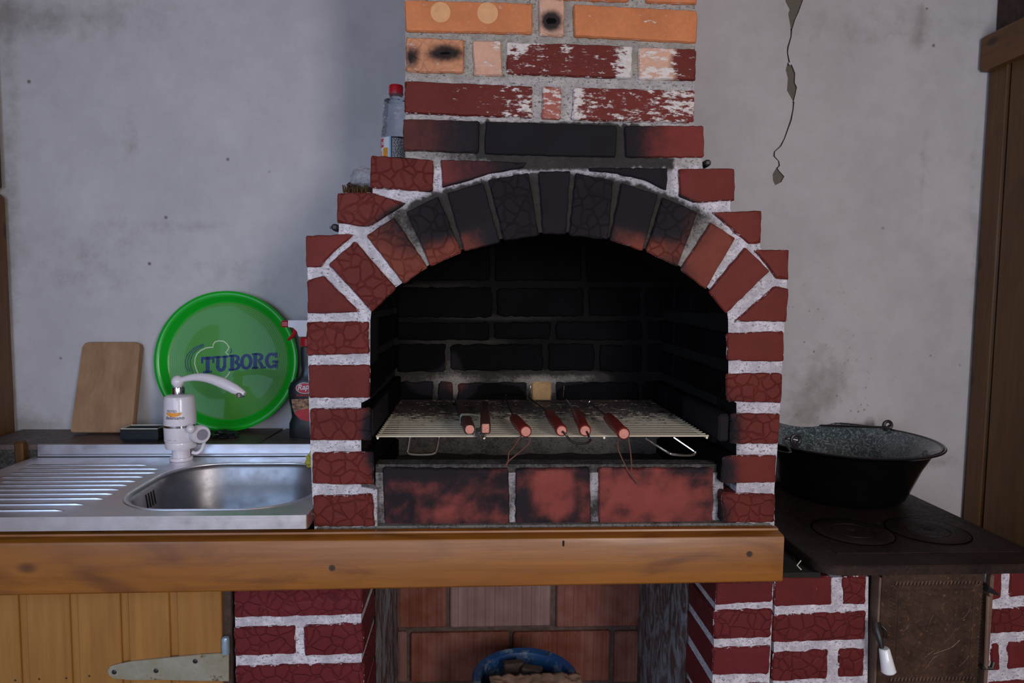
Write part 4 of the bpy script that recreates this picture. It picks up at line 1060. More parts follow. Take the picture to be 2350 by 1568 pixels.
for dx, r_ in ((0, 0), (-20, 8), (-38, 14)):
    pts = [(345 + dx + 0, 700 - r_), (325 + dx, 650), (322 + dx, 600), (338 + dx, 550), (375 + dx * .6, 510 - r_), (430 + dx * .2, 480 - r_)]
    loc(strip(rr8(pts), 1.6, .0005), 'logo_arc', 'logo_blue')
loc(strip(rr8([(640, 500), (645, 520), (632, 540)]), 2, .0005), 'logo_arc', 'logo_blue')
tr.rotation_euler = (R(-5), 0, 0)

# ------------------------------------------------------------------ cutting board
def board():
    yb_, yt_ = .535, .600; th = .02
    c = [(160, 990), (190, 785), (323, 785), (303, 998)]
    q = [P(*c[0], yb_), P(*c[1], yt_), P(*c[2], yt_), P(*c[3], yb_)]
    dz = ZL + .0005 - min(q[0].z, q[3].z)
    for v in (q[0], q[3]): v.z = ZL + .0068
    n = (q[1] - q[0]).cross(q[3] - q[0]).normalized()
    if n.y < 0: n = -n
    mb = MB(); pl = []
    def rc(a, b, c_, r):
        d1 = (a - b).normalized(); d2 = (c_ - b).normalized(); return [b + d1 * r, b + (d1 + d2) * r * .29, b + d2 * r]
    pts = rc(q[3], q[0], q[1], .006) + rc(q[0], q[1], q[2], .014) + rc(q[1], q[2], q[3], .014) + rc(q[2], q[3], q[0], .006)
    m = len(pts); cen = sum(pts, Vector()) / m
    f0 = [cen + (p_ - cen) * .985 for p_ in pts]; f1 = [p_ + n * .003 for p_ in pts]; f2 = [p_ + n * th for p_ in pts]
    mb.add(f0 + f1 + f2, [list(range(m))] + [[i, (i + 1) % m, (i + 1) % m + m, i + m] for i in range(m)] + [[m + i, m + (i + 1) % m, (i + 1) % m + 2 * m, i + 2 * m] for i in range(m)] + [list(range(2 * m, 3 * m))[::-1]])
    o = mb.build('cutting_board', 'cutting_board_wood', None, ang=25, origin=q[0])
    tag(o, 'plain worn wooden cutting board leaning against the wall on the tiled ledge', 'board')
board()
# black soap dish with pale rim
dc = P(331, 1003, .470)
sd = thing('soap_dish', 'small glossy black plastic dish with a pale rim left of the tap', 'dish', (dc.x, .485, ZL))
hx = .046; y0_, y1_ = .445, .497
mb = MB(); vs = []
for (ix, iy, z) in ((.040, .004, ZL + .001), (.0, .0, ZL + .010), (.0, .0, ZL + .034)):
    s_ = 1 - (.12 if z < ZL + .005 else 0)
    vs += [(dc.x + sx * hx * s_, (y0_ + y1_) / 2 + sy * (y1_ - y0_) / 2 * s_, z) for sx, sy in ((-1, -1), (1, -1), (1, 1), (-1, 1))]
vs += [(dc.x + sx * hx * .90, (y0_ + y1_) / 2 + sy * (y1_ - y0_) / 2 * .86, ZL + .033) for sx, sy in ((-1, -1), (1, -1), (1, 1), (-1, 1))]
vs += [(dc.x + sx * hx * .82, (y0_ + y1_) / 2 + sy * (y1_ - y0_) / 2 * .75, ZL + .010) for sx, sy in ((-1, -1), (1, -1), (1, 1), (-1, 1))]
mb.add(vs, [(0, 1, 2, 3)] + [(k * 4 + i, k * 4 + (i + 1) % 4, k * 4 + 4 + (i + 1) % 4, k * 4 + 4 + i) for k in range(4) for i in range(4)] + [(16, 17, 18, 19)])
mb.build('dish_body', 'black_plastic', sd, ang=25)
rp_ = [(dc.x + sx * hx * .96, (y0_ + y1_) / 2 + sy * (y1_ - y0_) / 2 * .94, ZL + .0345) for sx, sy in ((-1, -1), (1, -1), (1, 1), (-1, 1), (-1, -1))]
MB().tube(rp_, .0016, 6).build('dish_rim', 'tape_white', sd)
# crumpled black scourer
def blob(name, c, rx, ry, rz, amp, fr, mat, seed, sub=3, parent=None, flat=True):
    bm = bmesh.new(); bmesh.ops.create_icosphere(bm, subdivisions=sub, radius=1)
    mb = MB(); vs = []
    for v in bm.verts:
        d = v.co.copy(); k = 1 + amp * noise.noise(d * fr + Vector((seed, 0, 0))) + amp * .5 * noise.noise(d * fr * 2.3 + Vector((seed, 5, 0)))
        q = Vector((d.x * rx * k, d.y * ry * k, d.z * rz * k))
        if flat and q.z < -rz * .8: q.z = -rz * .8
        vs.append(Vector(c) + q)
    mb.add(vs, [[v.index for v in f.verts] for f in bm.faces]); bm.free()
    return mb.build(name, mat, parent, ang=30, origin=None if parent is not None else c)
o = blob('scouring_pad', (P(510, 990, .50).x, .500, ZL + .009), .038, .022, .010, .8, 4, 'black_plastic', 4)
tag(o, 'crumpled black scouring pad lying below the green tray, right of the tap', 'scourer')
o = blob('yellow_sponge', (P(716, 1054, .30).x, .30, ZS + .017), .014, .012, .018, .5, 2.4, 'yellow_plastic', 9)
tag(o, 'small yellow sponge scrap at the sink edge peeking from behind the brick column', 'sponge')

# ------------------------------------------------------------------ spray bottle behind the column
YSP = .52
sb = thing('spray_bottle', 'black trigger spray cleaner bottle with red and white head beside the tray', 'spray bottle', (P(712, 985, YSP).x, YSP, ZL))
def S(px, py, dy=0): return P(px, py, YSP + dy)
xc = 712
lev = [(0.0, 48, .95), (970, 48, 1), (955, 42, .9), (935, 44, .9), (912, 50, 1), (890, 49, 1), (878, 44, .9), (869, 34, .8), (862, 22, .7), (850, 18, .6), (835, 20, .6), (810, 21, .6), (796, 20, .6)]
mb = MB(); vs = []; nn = 28
for k, (py, hw, df) in enumerate(lev):
    z = ZL + .001 if k == 0 else S(xc, py).z; w_ = hw * sc_ * (P(100, 900, YSP).x - P(0, 900, YSP).x) / (P(100, 900, YT).x - P(0, 900, YT).x)
    for i in range(nn):
        a = 2 * math.pi * i / nn; ca, sa = math.cos(a), math.sin(a); e_ = .62
        vs.append((S(xc, 900).x + w_ * math.copysign(abs(ca) ** e_, ca), YSP + .030 * df * math.copysign(abs(sa) ** e_, sa), z))
mb.add(vs, [[k * nn + i, k * nn + (i + 1) % nn, (k + 1) * nn + (i + 1) % nn, (k + 1) * nn + i] for k in range(len(lev) - 1) for i in range(nn)] + [list(range(nn))[::-1], list(range((len(lev) - 1) * nn, len(lev) * nn))])
mb.build('bottle_body', 'black_plastic', sb, ang=50)
cz = S(704, 784); MB().lathe([(.019, -.0115), (.0205, -.010), (.0205, .008), (.018, .0115)], (S(708, 784).x, YSP, cz.z), 24).build('screw_cap', 'red_plastic', sb)
mb = MB(); pl = [(664, 735), (720, 735), (740, 742), (742, 772), (688, 772), (684, 760), (676, 752), (664, 750)]
pw = [(S(x, y).x, S(x, y).z) for x, y in pl]; mb.prism(pw, lambda u, v, w_: Vector((u, YSP - .012 + w_, v)), .024); mb.build('trigger_head', 'white_plastic', sb, smooth=False)
a, b = S(647, 743), S(665, 743); mb = MB(); mb.box(a.x, b.x, YSP - .011, YSP + .011, S(650, 751).z, S(650, 736).z, .003); mb.build('nozzle', 'red_plastic', sb)
MB().tube([S(678, 752), S(677, 762), S(671, 772), S(660, 781)], [.007, .006, .005, .0025], 8, smooth=4).build('trigger', 'red_plastic', sb)
YLb = YSP - .0306
def Lb(px, py, d=0.): return P(px, py, YLb - d)
lo = MB(); c = Lb(694, 891); lo.add([Vector((Lb(699, 891).x + .0225 * math.cos(2 * math.pi * k / 24), YLb - .0003, c.z + .0145 * math.sin(2 * math.pi * k / 24))) for k in range(24)], [list(range(24))]); lb_ = lo.build('label_oval', 'label_white', sb, smooth=False)
lo = MB(); lo.add([Vector((Lb(699, 891).x + .021 * math.cos(2 * math.pi * k / 24), YLb - .0006, c.z + .013 * math.sin(2 * math.pi * k / 24))) for k in range(24)], [list(range(24))]); lo.build('label_oval_red', 'label_red', sb, smooth=False)
zz = Lb(694, 896).z; text_mesh('Rapi', .020, lambda u, v: Vector((Lb(682, 896).x + u, YLb - .001, zz + v + u * .12)), 'label_white', 'label_lettering', sb, shear=.25, align='LEFT', boldoff=.0004)
zz = Lb(694, 910).z; text_mesh('PORTU', .0088, lambda u, v: Vector((Lb(681, 908).x + u, YLb - .001, zz + v)), 'label_red', 'label_lettering', sb, align='LEFT', boldoff=.0002)
t = NT('food_print'); o_ = t.pos(); n_ = t.noise(o_, 90, 4, .7); t.set(col=t.mix(t.ss(n_, .4, .62), (.12, .03, .02), (.62, .34, .14)), rough=.4)
pl = [(669, 917), (735, 914), (735, 940), (700, 962), (688, 962), (676, 950), (671, 935)]
MB().add([Lb(x, y, .0003) for x, y in pl], [list(range(len(pl)))]).build('label_picture', 'food_print', sb, smooth=False)
pl = [(676, 950), (684, 942), (705, 938), (730, 940), (728, 958), (710, 968), (690, 963)]
MB().add([Lb(x, y, .0006) for x, y in pl], [list(range(len(pl)))]).build('label_splash', 'label_red', sb, smooth=False)

# ------------------------------------------------------------------ bottle and wrapped brush on the chimney steps
zst = P(852, 357, 0).z; YBt = .30
bt_x = P(909, 300, YBt).x
bo_ = thing('plastic_bottle', 'small clear plastic drink bottle with red cap on the upper chimney step', 'bottle', (bt_x, YBt, zst))
zcap = P(909, 197, YBt).z; H = zcap - zst
mb = MB(); mb.lathe([(.020, .001), (.031, .003), (.033, .010), (.033, .105), (.0325, .112), (.0310, .118), (.0300, .150), (.0265, .180), (.0200, H - .038), (.0150, H - .030), (.0140, H - .022), (.0165, H - .020), (.0165, H - .018), (.0130, H - .017), (.0130, H - .003)], (bt_x, YBt, zst), 40)
mb.build('bottle_body', 'clear_pet', bo_, ang=60)
MB().lathe([(.0155, H - .021), (.0160, H - .018), (.0160, H - .003), (.0150, H), (.0001, H + .0003)], (bt_x, YBt, zst), 32).build('cap', 'red_plastic', bo_, ang=40)
def lab(a0, a1, z0, z1, mat, r=.0334, name='label', n=10):
    mb = MB(); vs = []
    for k in range(n + 1):
        a = R(a0 + (a1 - a0) * k / n); vs += [(bt_x + r * math.sin(a), YBt - r * math.cos(a), zst + z0), (bt_x + r * math.sin(a), YBt - r * math.cos(a), zst + z1)]
    mb.add(vs, [(2 * k, 2 * k + 2, 2 * k + 3, 2 * k + 1) for k in range(n)]); return mb.build(name, mat, bo_, smooth=True)
za = P(890, 357, YBt - .03).z - zst - .03; zb2 = P(890, 313, YBt - .03).z - zst
lab(-180, 180, za - .02, zb2, 'label_blue', .0333, 'label_wrap', 36); lab(-100, -22, za, zb2 - .001, 'label_white', .0336, 'label_panel'); lab(-14, 120, za - .02, zb2, 'label_black', .0338, 'label_panel', 14)
lab(-85, -48, zb2 - .022, zb2 - .003, 'label_red', .0339, 'label_panel')
f = cyl(bt_x, YBt, .0341, zst + zb2 - .017, R(-56)); text_mesh('ni', .015, f, 'label_white', 'label_lettering', bo_, boldoff=.0003)
lab(-82, -60, za + .012, zb2 - .030, 'print_orange', .0339, 'fruit_print'); lab(-50, -26, za + .02, zb2 - .024, 'print_orange', .0339, 'fruit_print'); lab(-60, -24, za, za + .013, 'label_green', .0340, 'fruit_print')
random.seed(3)
mb = MB(); z_ = zb2 - .006
while z_ > za:
    a_ = -8.
    while a_ < 70:
        w_ = random.uniform(3, 11); vs = []
        for a in (a_, a_ + w_):
            for dz_ in (0, .0011): vs.append((bt_x + .0341 * math.sin(R(a)), YBt - .0341 * math.cos(R(a)), zst + z_ + dz_))
        mb.add(vs, [(0, 2, 3, 1)]); a_ += w_ + 2.5
    z_ -= .0032
o = mb.build('label_fine_print', 'label_white', bo_, smooth=False); o['kind'] = 'stuff'
# brush in film bag on lower step
zs2 = P(800, 443, 0).z; YBr = .22
bc = P(826, 430, YBr); bw = P(858, 430, YBr).x - P(794, 430, YBr).x
bru = thing('scrubbing_brush', 'brown bristled brush wrapped in a crumpled clear bag on the lower chimney step', 'brush', (bc.x, YBr, zs2))
ztb = P(830, 393, YBr).z
mb = MB(); random.seed(5)
for i in range(240):
    x = bc.x + random.uniform(-.5, .5) * bw * .95; y = YBr + random.uniform(-.032, .018); h = ztb - zs2
    mb.tube([(x, y, zs2 + .0015), (x + random.uniform(-.006, .006), y + random.uniform(-.004, .004), zs2 + h * random.uniform(.42, .58))], .0010, 3)
o = mb.build('bristles', 'bristles', bru, smooth=False); o['kind'] = 'stuff'
mb = MB(); mb.box(bc.x - bw * .45, bc.x + bw * .45, YBr - .017, YBr + .017, zs2 + (ztb - zs2) * .52, zs2 + (ztb - zs2) * .66, .005); mb.build('brush_back', 'brown_handle_wood', bru)
blob('plastic_bag', (bc.x + .008, YBr, zs2 + (ztb - zs2) * .72), bw * .50, .022, (ztb - zs2) * .36, .35, 2.2, 'bag_film', 2, 4, bru, flat=False)

# ------------------------------------------------------------------ grill grate resting in the side slots
ZG = PZ(1200, 1000, 0).z
ga = P(1200, 1001, .038); ZG = ga.z
gx0, gx1 = xi0 + .008, xi1 - .024; gy0, gy1 = .038, .470
gr = thing('grill_grate', 'wide steel wire grill grate resting inside the brick firebox', 'grate', ((gx0 + gx1) / 2, gy0, ZG))
N = 24
rod = None
for i in range(N):
    y = gy0 + (gy1 - gy0) * i / (N - 1); r_ = .0021 if i in (0, N - 1) else .0013
    if i in (0, N - 1) or rod is None:
        o = MB().tube([(gx0, y, ZG), (gx1, y, ZG)], r_, 6).build('rod', 'grate_steel', gr, origin=(gx0, y, ZG))
        if i == 1: rod = o
        if i == 0: o['label'] = 'thicker front edge rod'
        if rod is None and i == 0: continue
    else:
        c = rod.copy(); COL.objects.link(c); c.parent = gr; c.location = Vector((gx0, y, ZG)) - world_loc(gr)
for x in (gx0 + .003, gx0 + .21, gx1 - .21, gx1 - .003):
    MB().tube([(x, gy0, ZG - .004), (x, gy1, ZG - .004)], .0024, 6).build('cross_bar', 'grate_steel', gr)
def Pg(px, py, z=None): return PZ(px, py, ZG - .006 if z is None else z)
MB().tube([P(942, 1003, .042), P(938, 1030, .030), P(936, 1039, .026), P(950, 1043, .024), P(985, 1043, .024), P(999, 1039, .026), P(1003, 1030, .030), P(1008, 1003, .042)], .0024, 8, smooth=4).build('handle', 'chrome', gr)
MB().tube([P(1482, 1006, .042), P(1500, 1018, .034), P(1535, 1040, .026), P(1550, 1044, .022), P(1582, 1045, .022), P(1597, 1041, .024), P(1590, 1034, .030), P(1546, 1004, .042)], .0024, 8, smooth=4).build('handle', 'chrome', gr)

# forks with turned red handles
def fork(label, pe, ps, tip, parent=None,  lenpx=None, prong=None, cord=None, ring=False, cross=None, r=.0125, hl=.075, endc='handle_end_grain'):
    zc_ = ZG + .0026 + r
    a = PZ(*pe, zc_)        # near (butt) end
    b = PZ(*ps, zc_)        # where the shaft enters
    d = (b - a).normalized(); L = (b - a).length
    t = parent or thing('grill_fork', label, 'fork', (a.x, a.y, ZG), group=None)
    M = d.to_track_quat('Z', 'Y').to_matrix()
    prof = [(.0001, .0), (r * .80, .0), (r * .96, .002), (r, .006), (r * .82, .009), (r * .86, .011), (r * 1.02, .014), (r * 1.0, .018), (r * .84, .021), (r * .9, .025), (r * 1.0, L * .5), (r * .95, L * .78), (r * .80, L * .86), (r * .86, L * .9), (r * .55, L * .97), (r * .3, L)]
    MB().lathe(prof, a, 22, M=M).build('handle', 'red_handle_wood', t, ang=45)
    MB().lathe([(.0001, -.0006), (r * .70, -.0005), (r * .78, .0002)], a, 22, M=M).build('handle_butt', endc, t)
    tipw = PZ(*tip, ZG + .006)
    if tipw.y > gy1 - .01: tipw = tipw.lerp(b, (tipw.y - gy1 + .01) / (tipw.y - b.y))
    MB().tube([b - d * .01, b.lerp(tipw, .5), tipw], .0022, 8, smooth=3).build('shaft', 'dark_wire', t)
    if prong:
        p0 = P(prong[0][0], prong[0][1], tipw.y); p1 = P(prong[1][0], prong[1][1], tipw.y)
        MB().tube([tipw, p0, p1], [.0022, .0020, .0012], 6).build('prong', 'chrome', t)
    if cross:
        p0 = P(*cross[0], tipw.y - .003); p1 = P(*cross[1], tipw.y - .003); m_ = p0.lerp(p1, .5); m_.z += .002
        MB().tube([p0, m_, p1], .0016, 6).build('prong', 'chrome', t)
    if cord:
        MB().tube([P(x, y, yy) for x, y, yy in cord], .0013, 6, smooth=4).build('hanging_cord', 'cord_brown', t)
        e_ = P(*cord[len(cord) // 2]); return t, a
    return t, a
y_ = .028
fork('red wooden handled grill fork with a thin dark cord loop, left of the double fork', (1207, 991), (1178, 958), (1160, 912), cross=((1122, 909), (1203, 907)),
     cord=[(1196, 1000, .034), (1180, 1025, .024), (1168, 1040, .014), (1166, 1060, .010), (1160, 1070, .008), (1168, 1058, .010), (1190, 1040, .016), (1212, 1020, .024), (1217, 1003, .032)], r=.0120, endc='handle_end_grain')
f2, a2 = fork('double grill fork of two red handles joined by a wire loop, prongs upright', (1289, 989), (1258, 945), (1216, 914), prong=((1213, 912), (1218, 886)), r=.0118)
f3, a3 = fork('', (1343, 989), (1322, 945), (1297, 914), parent=f2, prong=((1294, 911), (1295, 886)), r=.0120)
MB().tube([P(1290, 990, a2.y - .002), P(1300, 1000, .018), P(1309, 1012, .012), P(1325, 1018, .010), P(1343, 1018, .010), P(1354, 1012, .014), P(1352, 1004, .018), P(1346, 990, a3.y - .002)], .0022, 8, smooth=4).build('wire_loop', 'dark_wire', f3)
fork('red wooden handled grill fork with a knotted brown leather cord, right of the double fork', (1432, 996), (1392, 955), (1355, 927), r=.0122, prong=((1350, 925), (1353, 921)),
     cord=[(1420, 1006, .030), (1417, 1022, .020), (1424, 1045, .012), (1436, 1070, .010), (1446, 1086, .008), (1454, 1098, .007), (1468, 1112, .006), (1458, 1100, .007), (1450, 1085, .008), (1449, 1060, .012), (1446, 1030, .018), (1442, 1005, .026), (1440, 985, .040), (1432, 986, .045)])
mb = MB(); c = P(1446, 1086, .007); mb.lathe(sphere_prof(.006, 0, 6), c, 8); 
# folding basket: two flat brown wooden handles joined by a wire clasp
gb = thing('grill_basket_handle', 'pair of brown wooden basket handles with steel clasp and white tape on one', 'grill basket', (P(1090, 990, .05).x, .05, ZG))
def bar(p0, p1, wd, th, name, mat, parent, zoff=.012):
    a = PZ(*p0, ZG + zoff + th / 2); b = PZ(*p1, ZG + zoff + th / 2); 
    if b.y > gy1 - .03: b = a.lerp(b, (gy1 - .03 - a.y) / (b.y - a.y))
    d = (b - a).normalized(); s_ = Vector((d.y, -d.x, 0)).normalized(); u = Vector((0, 0, 1)); mb = MB(); vs = []
    for q, k in ((a, .80), (a + d * .004, 1.), (b - d * .01, .95), (b, .6)):
        for sx, sz in ((-1, -.6), (-.7, -1), (.7, -1), (1, -.6), (1, .6), (.7, 1), (-.7, 1), (-1, .6)): vs.append(q + s_ * sx * wd / 2 * k + u * sz * th / 2 * k)
    mb.add(vs, [[k * 8 + i, k * 8 + (i + 1) % 8, k * 8 + 8 + (i + 1) % 8, k * 8 + 8 + i] for k in range(3) for i in range(8)] + [list(range(8))[::-1], list(range(24, 32))])
    mb.build(name, mat, parent, ang=40); return a, b, d, s_
a, b, d, s_ = bar((1078, 986), (1052, 925), .020, .020, 'handle', 'brown_handle_wood', gb)
MB().tube([a - d * .0008, a + d * .0004], .0085, 12).build('handle_butt', 'handle_end_grain', gb)
q0 = a.lerp(b, .27); mb = MB(); u = Vector((0, 0, 1)); vs = []
for k in (0., .024):
    for sx, sz in ((-1, -.6), (-.7, -1), (.7, -1), (1, -.6), (1, .6), (.7, 1), (-.7, 1), (-1, .6)): vs.append(q0 + d * k + s_ * sx * .0113 + u * sz * .0113)
mb.add(vs, [[i, (i + 1) % 8, 8 + (i + 1) % 8, 8 + i] for i in range(8)])
v0 = q0 + d * .004 + u * .0115; mb.add([v0 + s_ * .008, v0 + s_ * .008 + d * .016, v0 - s_ * .0 + d * .015, v0 - s_ * -.04 + d * .012 - u * .004, v0 + s_ * .042 + d * .004 - u * .005], [(0, 1, 2, 3, 4)] if False else [(0, 1, 3, 4)])
mb.build('tape', 'tape_white', gb, ang=20)
a1_, b1_, d1_, s1_ = bar((1114, 984), (1112, 930), .020, .022, 'handle', 'brown_handle_wood', gb)
MB().box(a1_.x - .006, a1_.x + .007, a1_.y - .0008, a1_.y + .001, a1_.z - .008, a1_.z + .009, .0005).build('handle_butt', 'handle_end_grain', gb)
cy = .030
mb = MB(); mb.tube([P(1088, 982, cy), P(1114, 979, cy), P(1115, 1002, cy), P(1090, 1004, cy), P(1088, 982, cy)], .0012, 6); mb.tube([P(1098, 992, cy - .004), P(1115, 990, cy - .004), P(1113, 1003, cy - .004), P(1105, 1006, cy - .004), P(1098, 992, cy - .004)], .0012, 6)
mb.tube([a + s_ * .004, P(1089, 986, cy)], .0012, 6); mb.tube([a1_, P(1114, 984, cy)], .0012, 6)
mb.build('clasp', 'chrome', gb)
c = P(1102, 992, cy + .003); MB().box(c.x - .009, c.x + .010, c.y, c.y + .004, c.z - .009, c.z + .009, .001).build('clasp_plate', 'black_iron', gb)
MB().tube([b, b + Vector((-.01, .02, -.006))], .004, 8).build('wire_end', 'dark_wire', gb)

# ------------------------------------------------------------------ stove
ZPL = P(2100, 1291, -.02).z
st = thing('brick_stove', 'red brick wood stove with black cast-iron cooking plate and rusty fire door', 'stove', (.87, .2, 0))
STI = (.135, .021, .022)
for pl, e in (([(1778, 1326), (1910, 1325), (1910, 1390), (1778, 1394)], 0), ([(1934, 1326), (1990, 1322), (1989, 1388), (1936, 1390)], 1), ([(1776, 1413), (1989, 1404), (1987, 1469), (1774, 1478)], 1), ([(1774, 1500), (1902, 1492), (1900, 1560), (1772, 1566)], 1),
              ([(1926, 1492), (1985, 1488), (1984, 1554), (1926, 1556)], 1), ([(1772, 1586), (1984, 1576), (1982, 1640), (1770, 1650)], 0), ([(2270, 1309), (2302, 1308), (2300, 1376), (2273, 1380)], 0), ([(2320, 1308), (2420, 1306), (2420, 1366), (2318, 1372)], 0),
              ([(2275, 1400), (2420, 1390), (2420, 1448), (2274, 1456)], 1), ([(2276, 1480), (2296, 1479), (2296, 1540), (2276, 1542)], 0), ([(2316, 1474), (2420, 1468), (2420, 1530), (2314, 1538)], 0), ([(2270, 1566), (2420, 1556), (2420, 1630), (2270, 1634)], 0)):
    brick_poly(st, pl, .002, .158, soot=Z0, emboss=e, chip=.7, paint=1., tint=jit(STI, .08), j=1.4)
mb = MB()
mortar_slab(mb, [(1779, 1329), (1993, 1324), (1990, 1660), (1773, 1660)], .006, .15, Z0, lambda x, y: 1., sp=10)
mortar_slab(mb, [(2262, 1310), (2425, 1306), (2425, 1660), (2258, 1660)], .006, .15, Z0, lambda x, y: 1., sp=10)
sx0, sx1 = P(1779, 1400, .006).x, P(2420, 1400, .006).x
zbt = P(1800, 1650, 0).z
mb.box(sx0 + .002, P(1990, 1400, 0).x, .010, .158, 0, zbt - .004, soot=0., paint=.8); mb.box(P(2262, 1400, 0).x, sx1, .010, .158, 0, zbt - .004, soot=0., paint=.8)
mb.box(sx0 + .002, sx1, .156, WALL - .09, 0, ZPL - .032, soot=.4, paint=.3)
mb.build('mortar', 'painted_mortar', st, ang=60)
for xa, xb in ((sx0 + .001, P(1988, 1400, 0).x), (P(2266, 1400, 0).x, sx1)):
    z = zbt - .014
    while z > .03:
        zb_ = max(.001, z - .062); brick_box(st, xa, xb, .002, .155, zb_, z, tint=jit(STI)); z = zb_ - .014
zf = P(2100, 1600, -.01).z - .004
while zf > .03:
    zb_ = max(.001, zf - .062); xq0, xq1 = P(1993, 1600, 0).x, P(2264, 1600, 0).x; xm = xq0 + (xq1 - xq0) * random.choice((.35, .65))
    brick_box(st, xq0 + .004, xm - .006, .004, .15, zb_, zf, tint=jit(STI)); brick_box(st, xm + .006, xq1 - .004, .004, .15, zb_, zf, tint=jit(STI)); zf = zb_ - .014
# cast plate
px0, px1 = PZ(1868, 1287, ZPL).x, 1.16
py0, py1 = -.034, WALL - .07
TH = P(2100, 1291, py0).z - P(2100, 1313, py0).z
cr = .045
pl = [(px1, py0), (px1, py1), (px0, py1)] + [(px0 + cr - cr * math.cos(R(a)), py0 + cr - cr * math.sin(R(a))) for a in range(0, 91, 15)]
mb = MB(); n = len(pl); cen = Vector(((px0 + px1) / 2, (py0 + py1) / 2))
def off(pt, d_): v = Vector(pt); return v + (cen - v).normalized() * d_
vs = [(x, y, ZPL - TH) for x, y in pl] + [(x, y, ZPL - .004) for x, y in pl] + [(*off(q, .003), ZPL - .001) for q in pl] + [(*off(q, .008), ZPL) for q in pl]
mb.add(vs, [list(range(n))] + [[k * n + i, k * n + (i + 1) % n, (k + 1) * n + (i + 1) % n, (k + 1) * n + i] for k in range(3) for i in range(n)] + [list(range(3 * n, 4 * n))])
# slightly raised inner plate
ix0 = PZ(1922, 1273, ZPL).x; iy0 = PZ(2050, 1271, ZPL).y
mb.box(ix0, px1 - .03, iy0, py1 - .03, ZPL - .001, ZPL + .0018, .0015)
plate = mb.build('cooking_plate', 'stove_plate_iron', st, ang=30)
def disc(cpx, cpy, rr, hole_r):
    c = PZ(cpx, cpy, ZPL + .002); z = 0.0002
    MB().lathe([(.0001, .0002), (hole_r, .0002), (hole_r, .0022), (hole_r + .003, .0028), (rr * .52, .0028), (rr * .53, .0012), (rr * .55, .0012), (rr * .56, .0028), (rr - .003, .0028), (rr, .0016), (rr + .002, .0016)], c, 40).build('ring_cover', 'stove_plate_iron', plate, ang=30)
disc(1957, 1221, .082, .008); disc(2128, 1219, .082, .008)
# spill strip between beam end and plate
mb = MB(); z = ZPL - .034; mb.box(sx0 + .002, px0 + .02, .004, WALL - .1, z - .01, z + .006); mb.build('sooty_ledge', 'sooty_gap', st, smooth=False)
a = P(1826, 1297, .0); mb = MB(); mb.tube([P(1838, 1287, .012), P(1829, 1298, .008), P(1839, 1308, .004)], .0012, 6); mb.build('wire_clip', 'tape_white', st)
mb = MB(); mb.tube([P(1806, 1280, .02), P(1820, 1289, .02), P(1824, 1282, .02)], .0012, 6); mb.build('wire_clip', 'dark_wire', st)
# fire door frame and door with relief
def fr(px, py, y=.0): return P(px, py, y)
mb = MB(); a = fr(1993, 1660); b = fr(2019, 1322); mb.box(a.x + .002, b.x - .001, -.009, .02, a.z, b.z, .001); mb.build('door_frame', 'rusty_frame_iron', st, smooth=False); mb = MB()
a = fr(2255, 1660); b = fr(2268, 1322); mb.box(a.x, b.x, -.002, .02, a.z, b.z, .001); mb.build('door_frame', 'rusty_frame_iron', st, smooth=False)
YF = -.010
dl, dr, dt, db = fr(2022, 1400, YF).x, fr(2254, 1400, YF).x, fr(2100, 1317, YF).z, fr(2100, 1600, YF).z
dr_ = MB(); dr_.box(dl, dr, YF, .015, db, dt, .002)
ix0_, ix1_, iz1, iz0 = fr(2062, 1400, YF).x, fr(2233, 1400, YF).x, fr(2100, 1355, YF).z, fr(2100, 1546, YF).z
door = dr_.build('fire_door', 'rusty_door_iron', st, smooth=False)
mb = MB()
for A, B in (((ix0_, iz0), (ix1_, iz0)), ((ix1_, iz0), (ix1_, iz1)), ((ix1_, iz1), (ix0_, iz1)), ((ix0_, iz1), (ix0_, iz0))): mb.tube([(A[0], YF, A[1]), (B[0], YF, B[1])], .0016, 6)
mb.build('panel_border', 'rusty_door_iron', door)
mb = MB(); g = .013
def rope(A, B):
    A = Vector(A); B = Vector(B); L = (B - A).length; d = (B - A) / L; n_ = int(L / .0075)
    nn_ = Vector((-d.y, d.x))
    for i in range(n_):
        c_ = A + d * (i + .5) * L / n_; p0 = c_ - nn_ * .0055 - d * .003; p1 = c_ + nn_ * .0055 + d * .003
        mb.tube([(p0.x, YF, p0.y), (c_.x, YF - .0012, c_.y), (p1.x, YF, p1.y)], [.0012, .0024, .0012], 6)
rope((ix0_ - g, iz0 - g), (ix1_ + g, iz0 - g)); rope((ix1_ + g, iz0 - g), (ix1_ + g, iz1 + g)); rope((ix1_ + g, iz1 + g), (ix0_ - g, iz1 + g)); rope((ix0_ - g, iz1 + g), (ix0_ - g, iz0 - g))
mb.build('rope_border', 'rusty_door_iron', door)
mb = MB()
def rel(pts, r_=.0016):
    q = [(1980 + x / 5.851, 1300 + y / 5.851) for x, y in pts]
    mb.tube([P(x, y, YF) for x, y in q], [r_ * .6] + [r_] * (len(q) - 2) + [r_ * .5], 6, smooth=4)
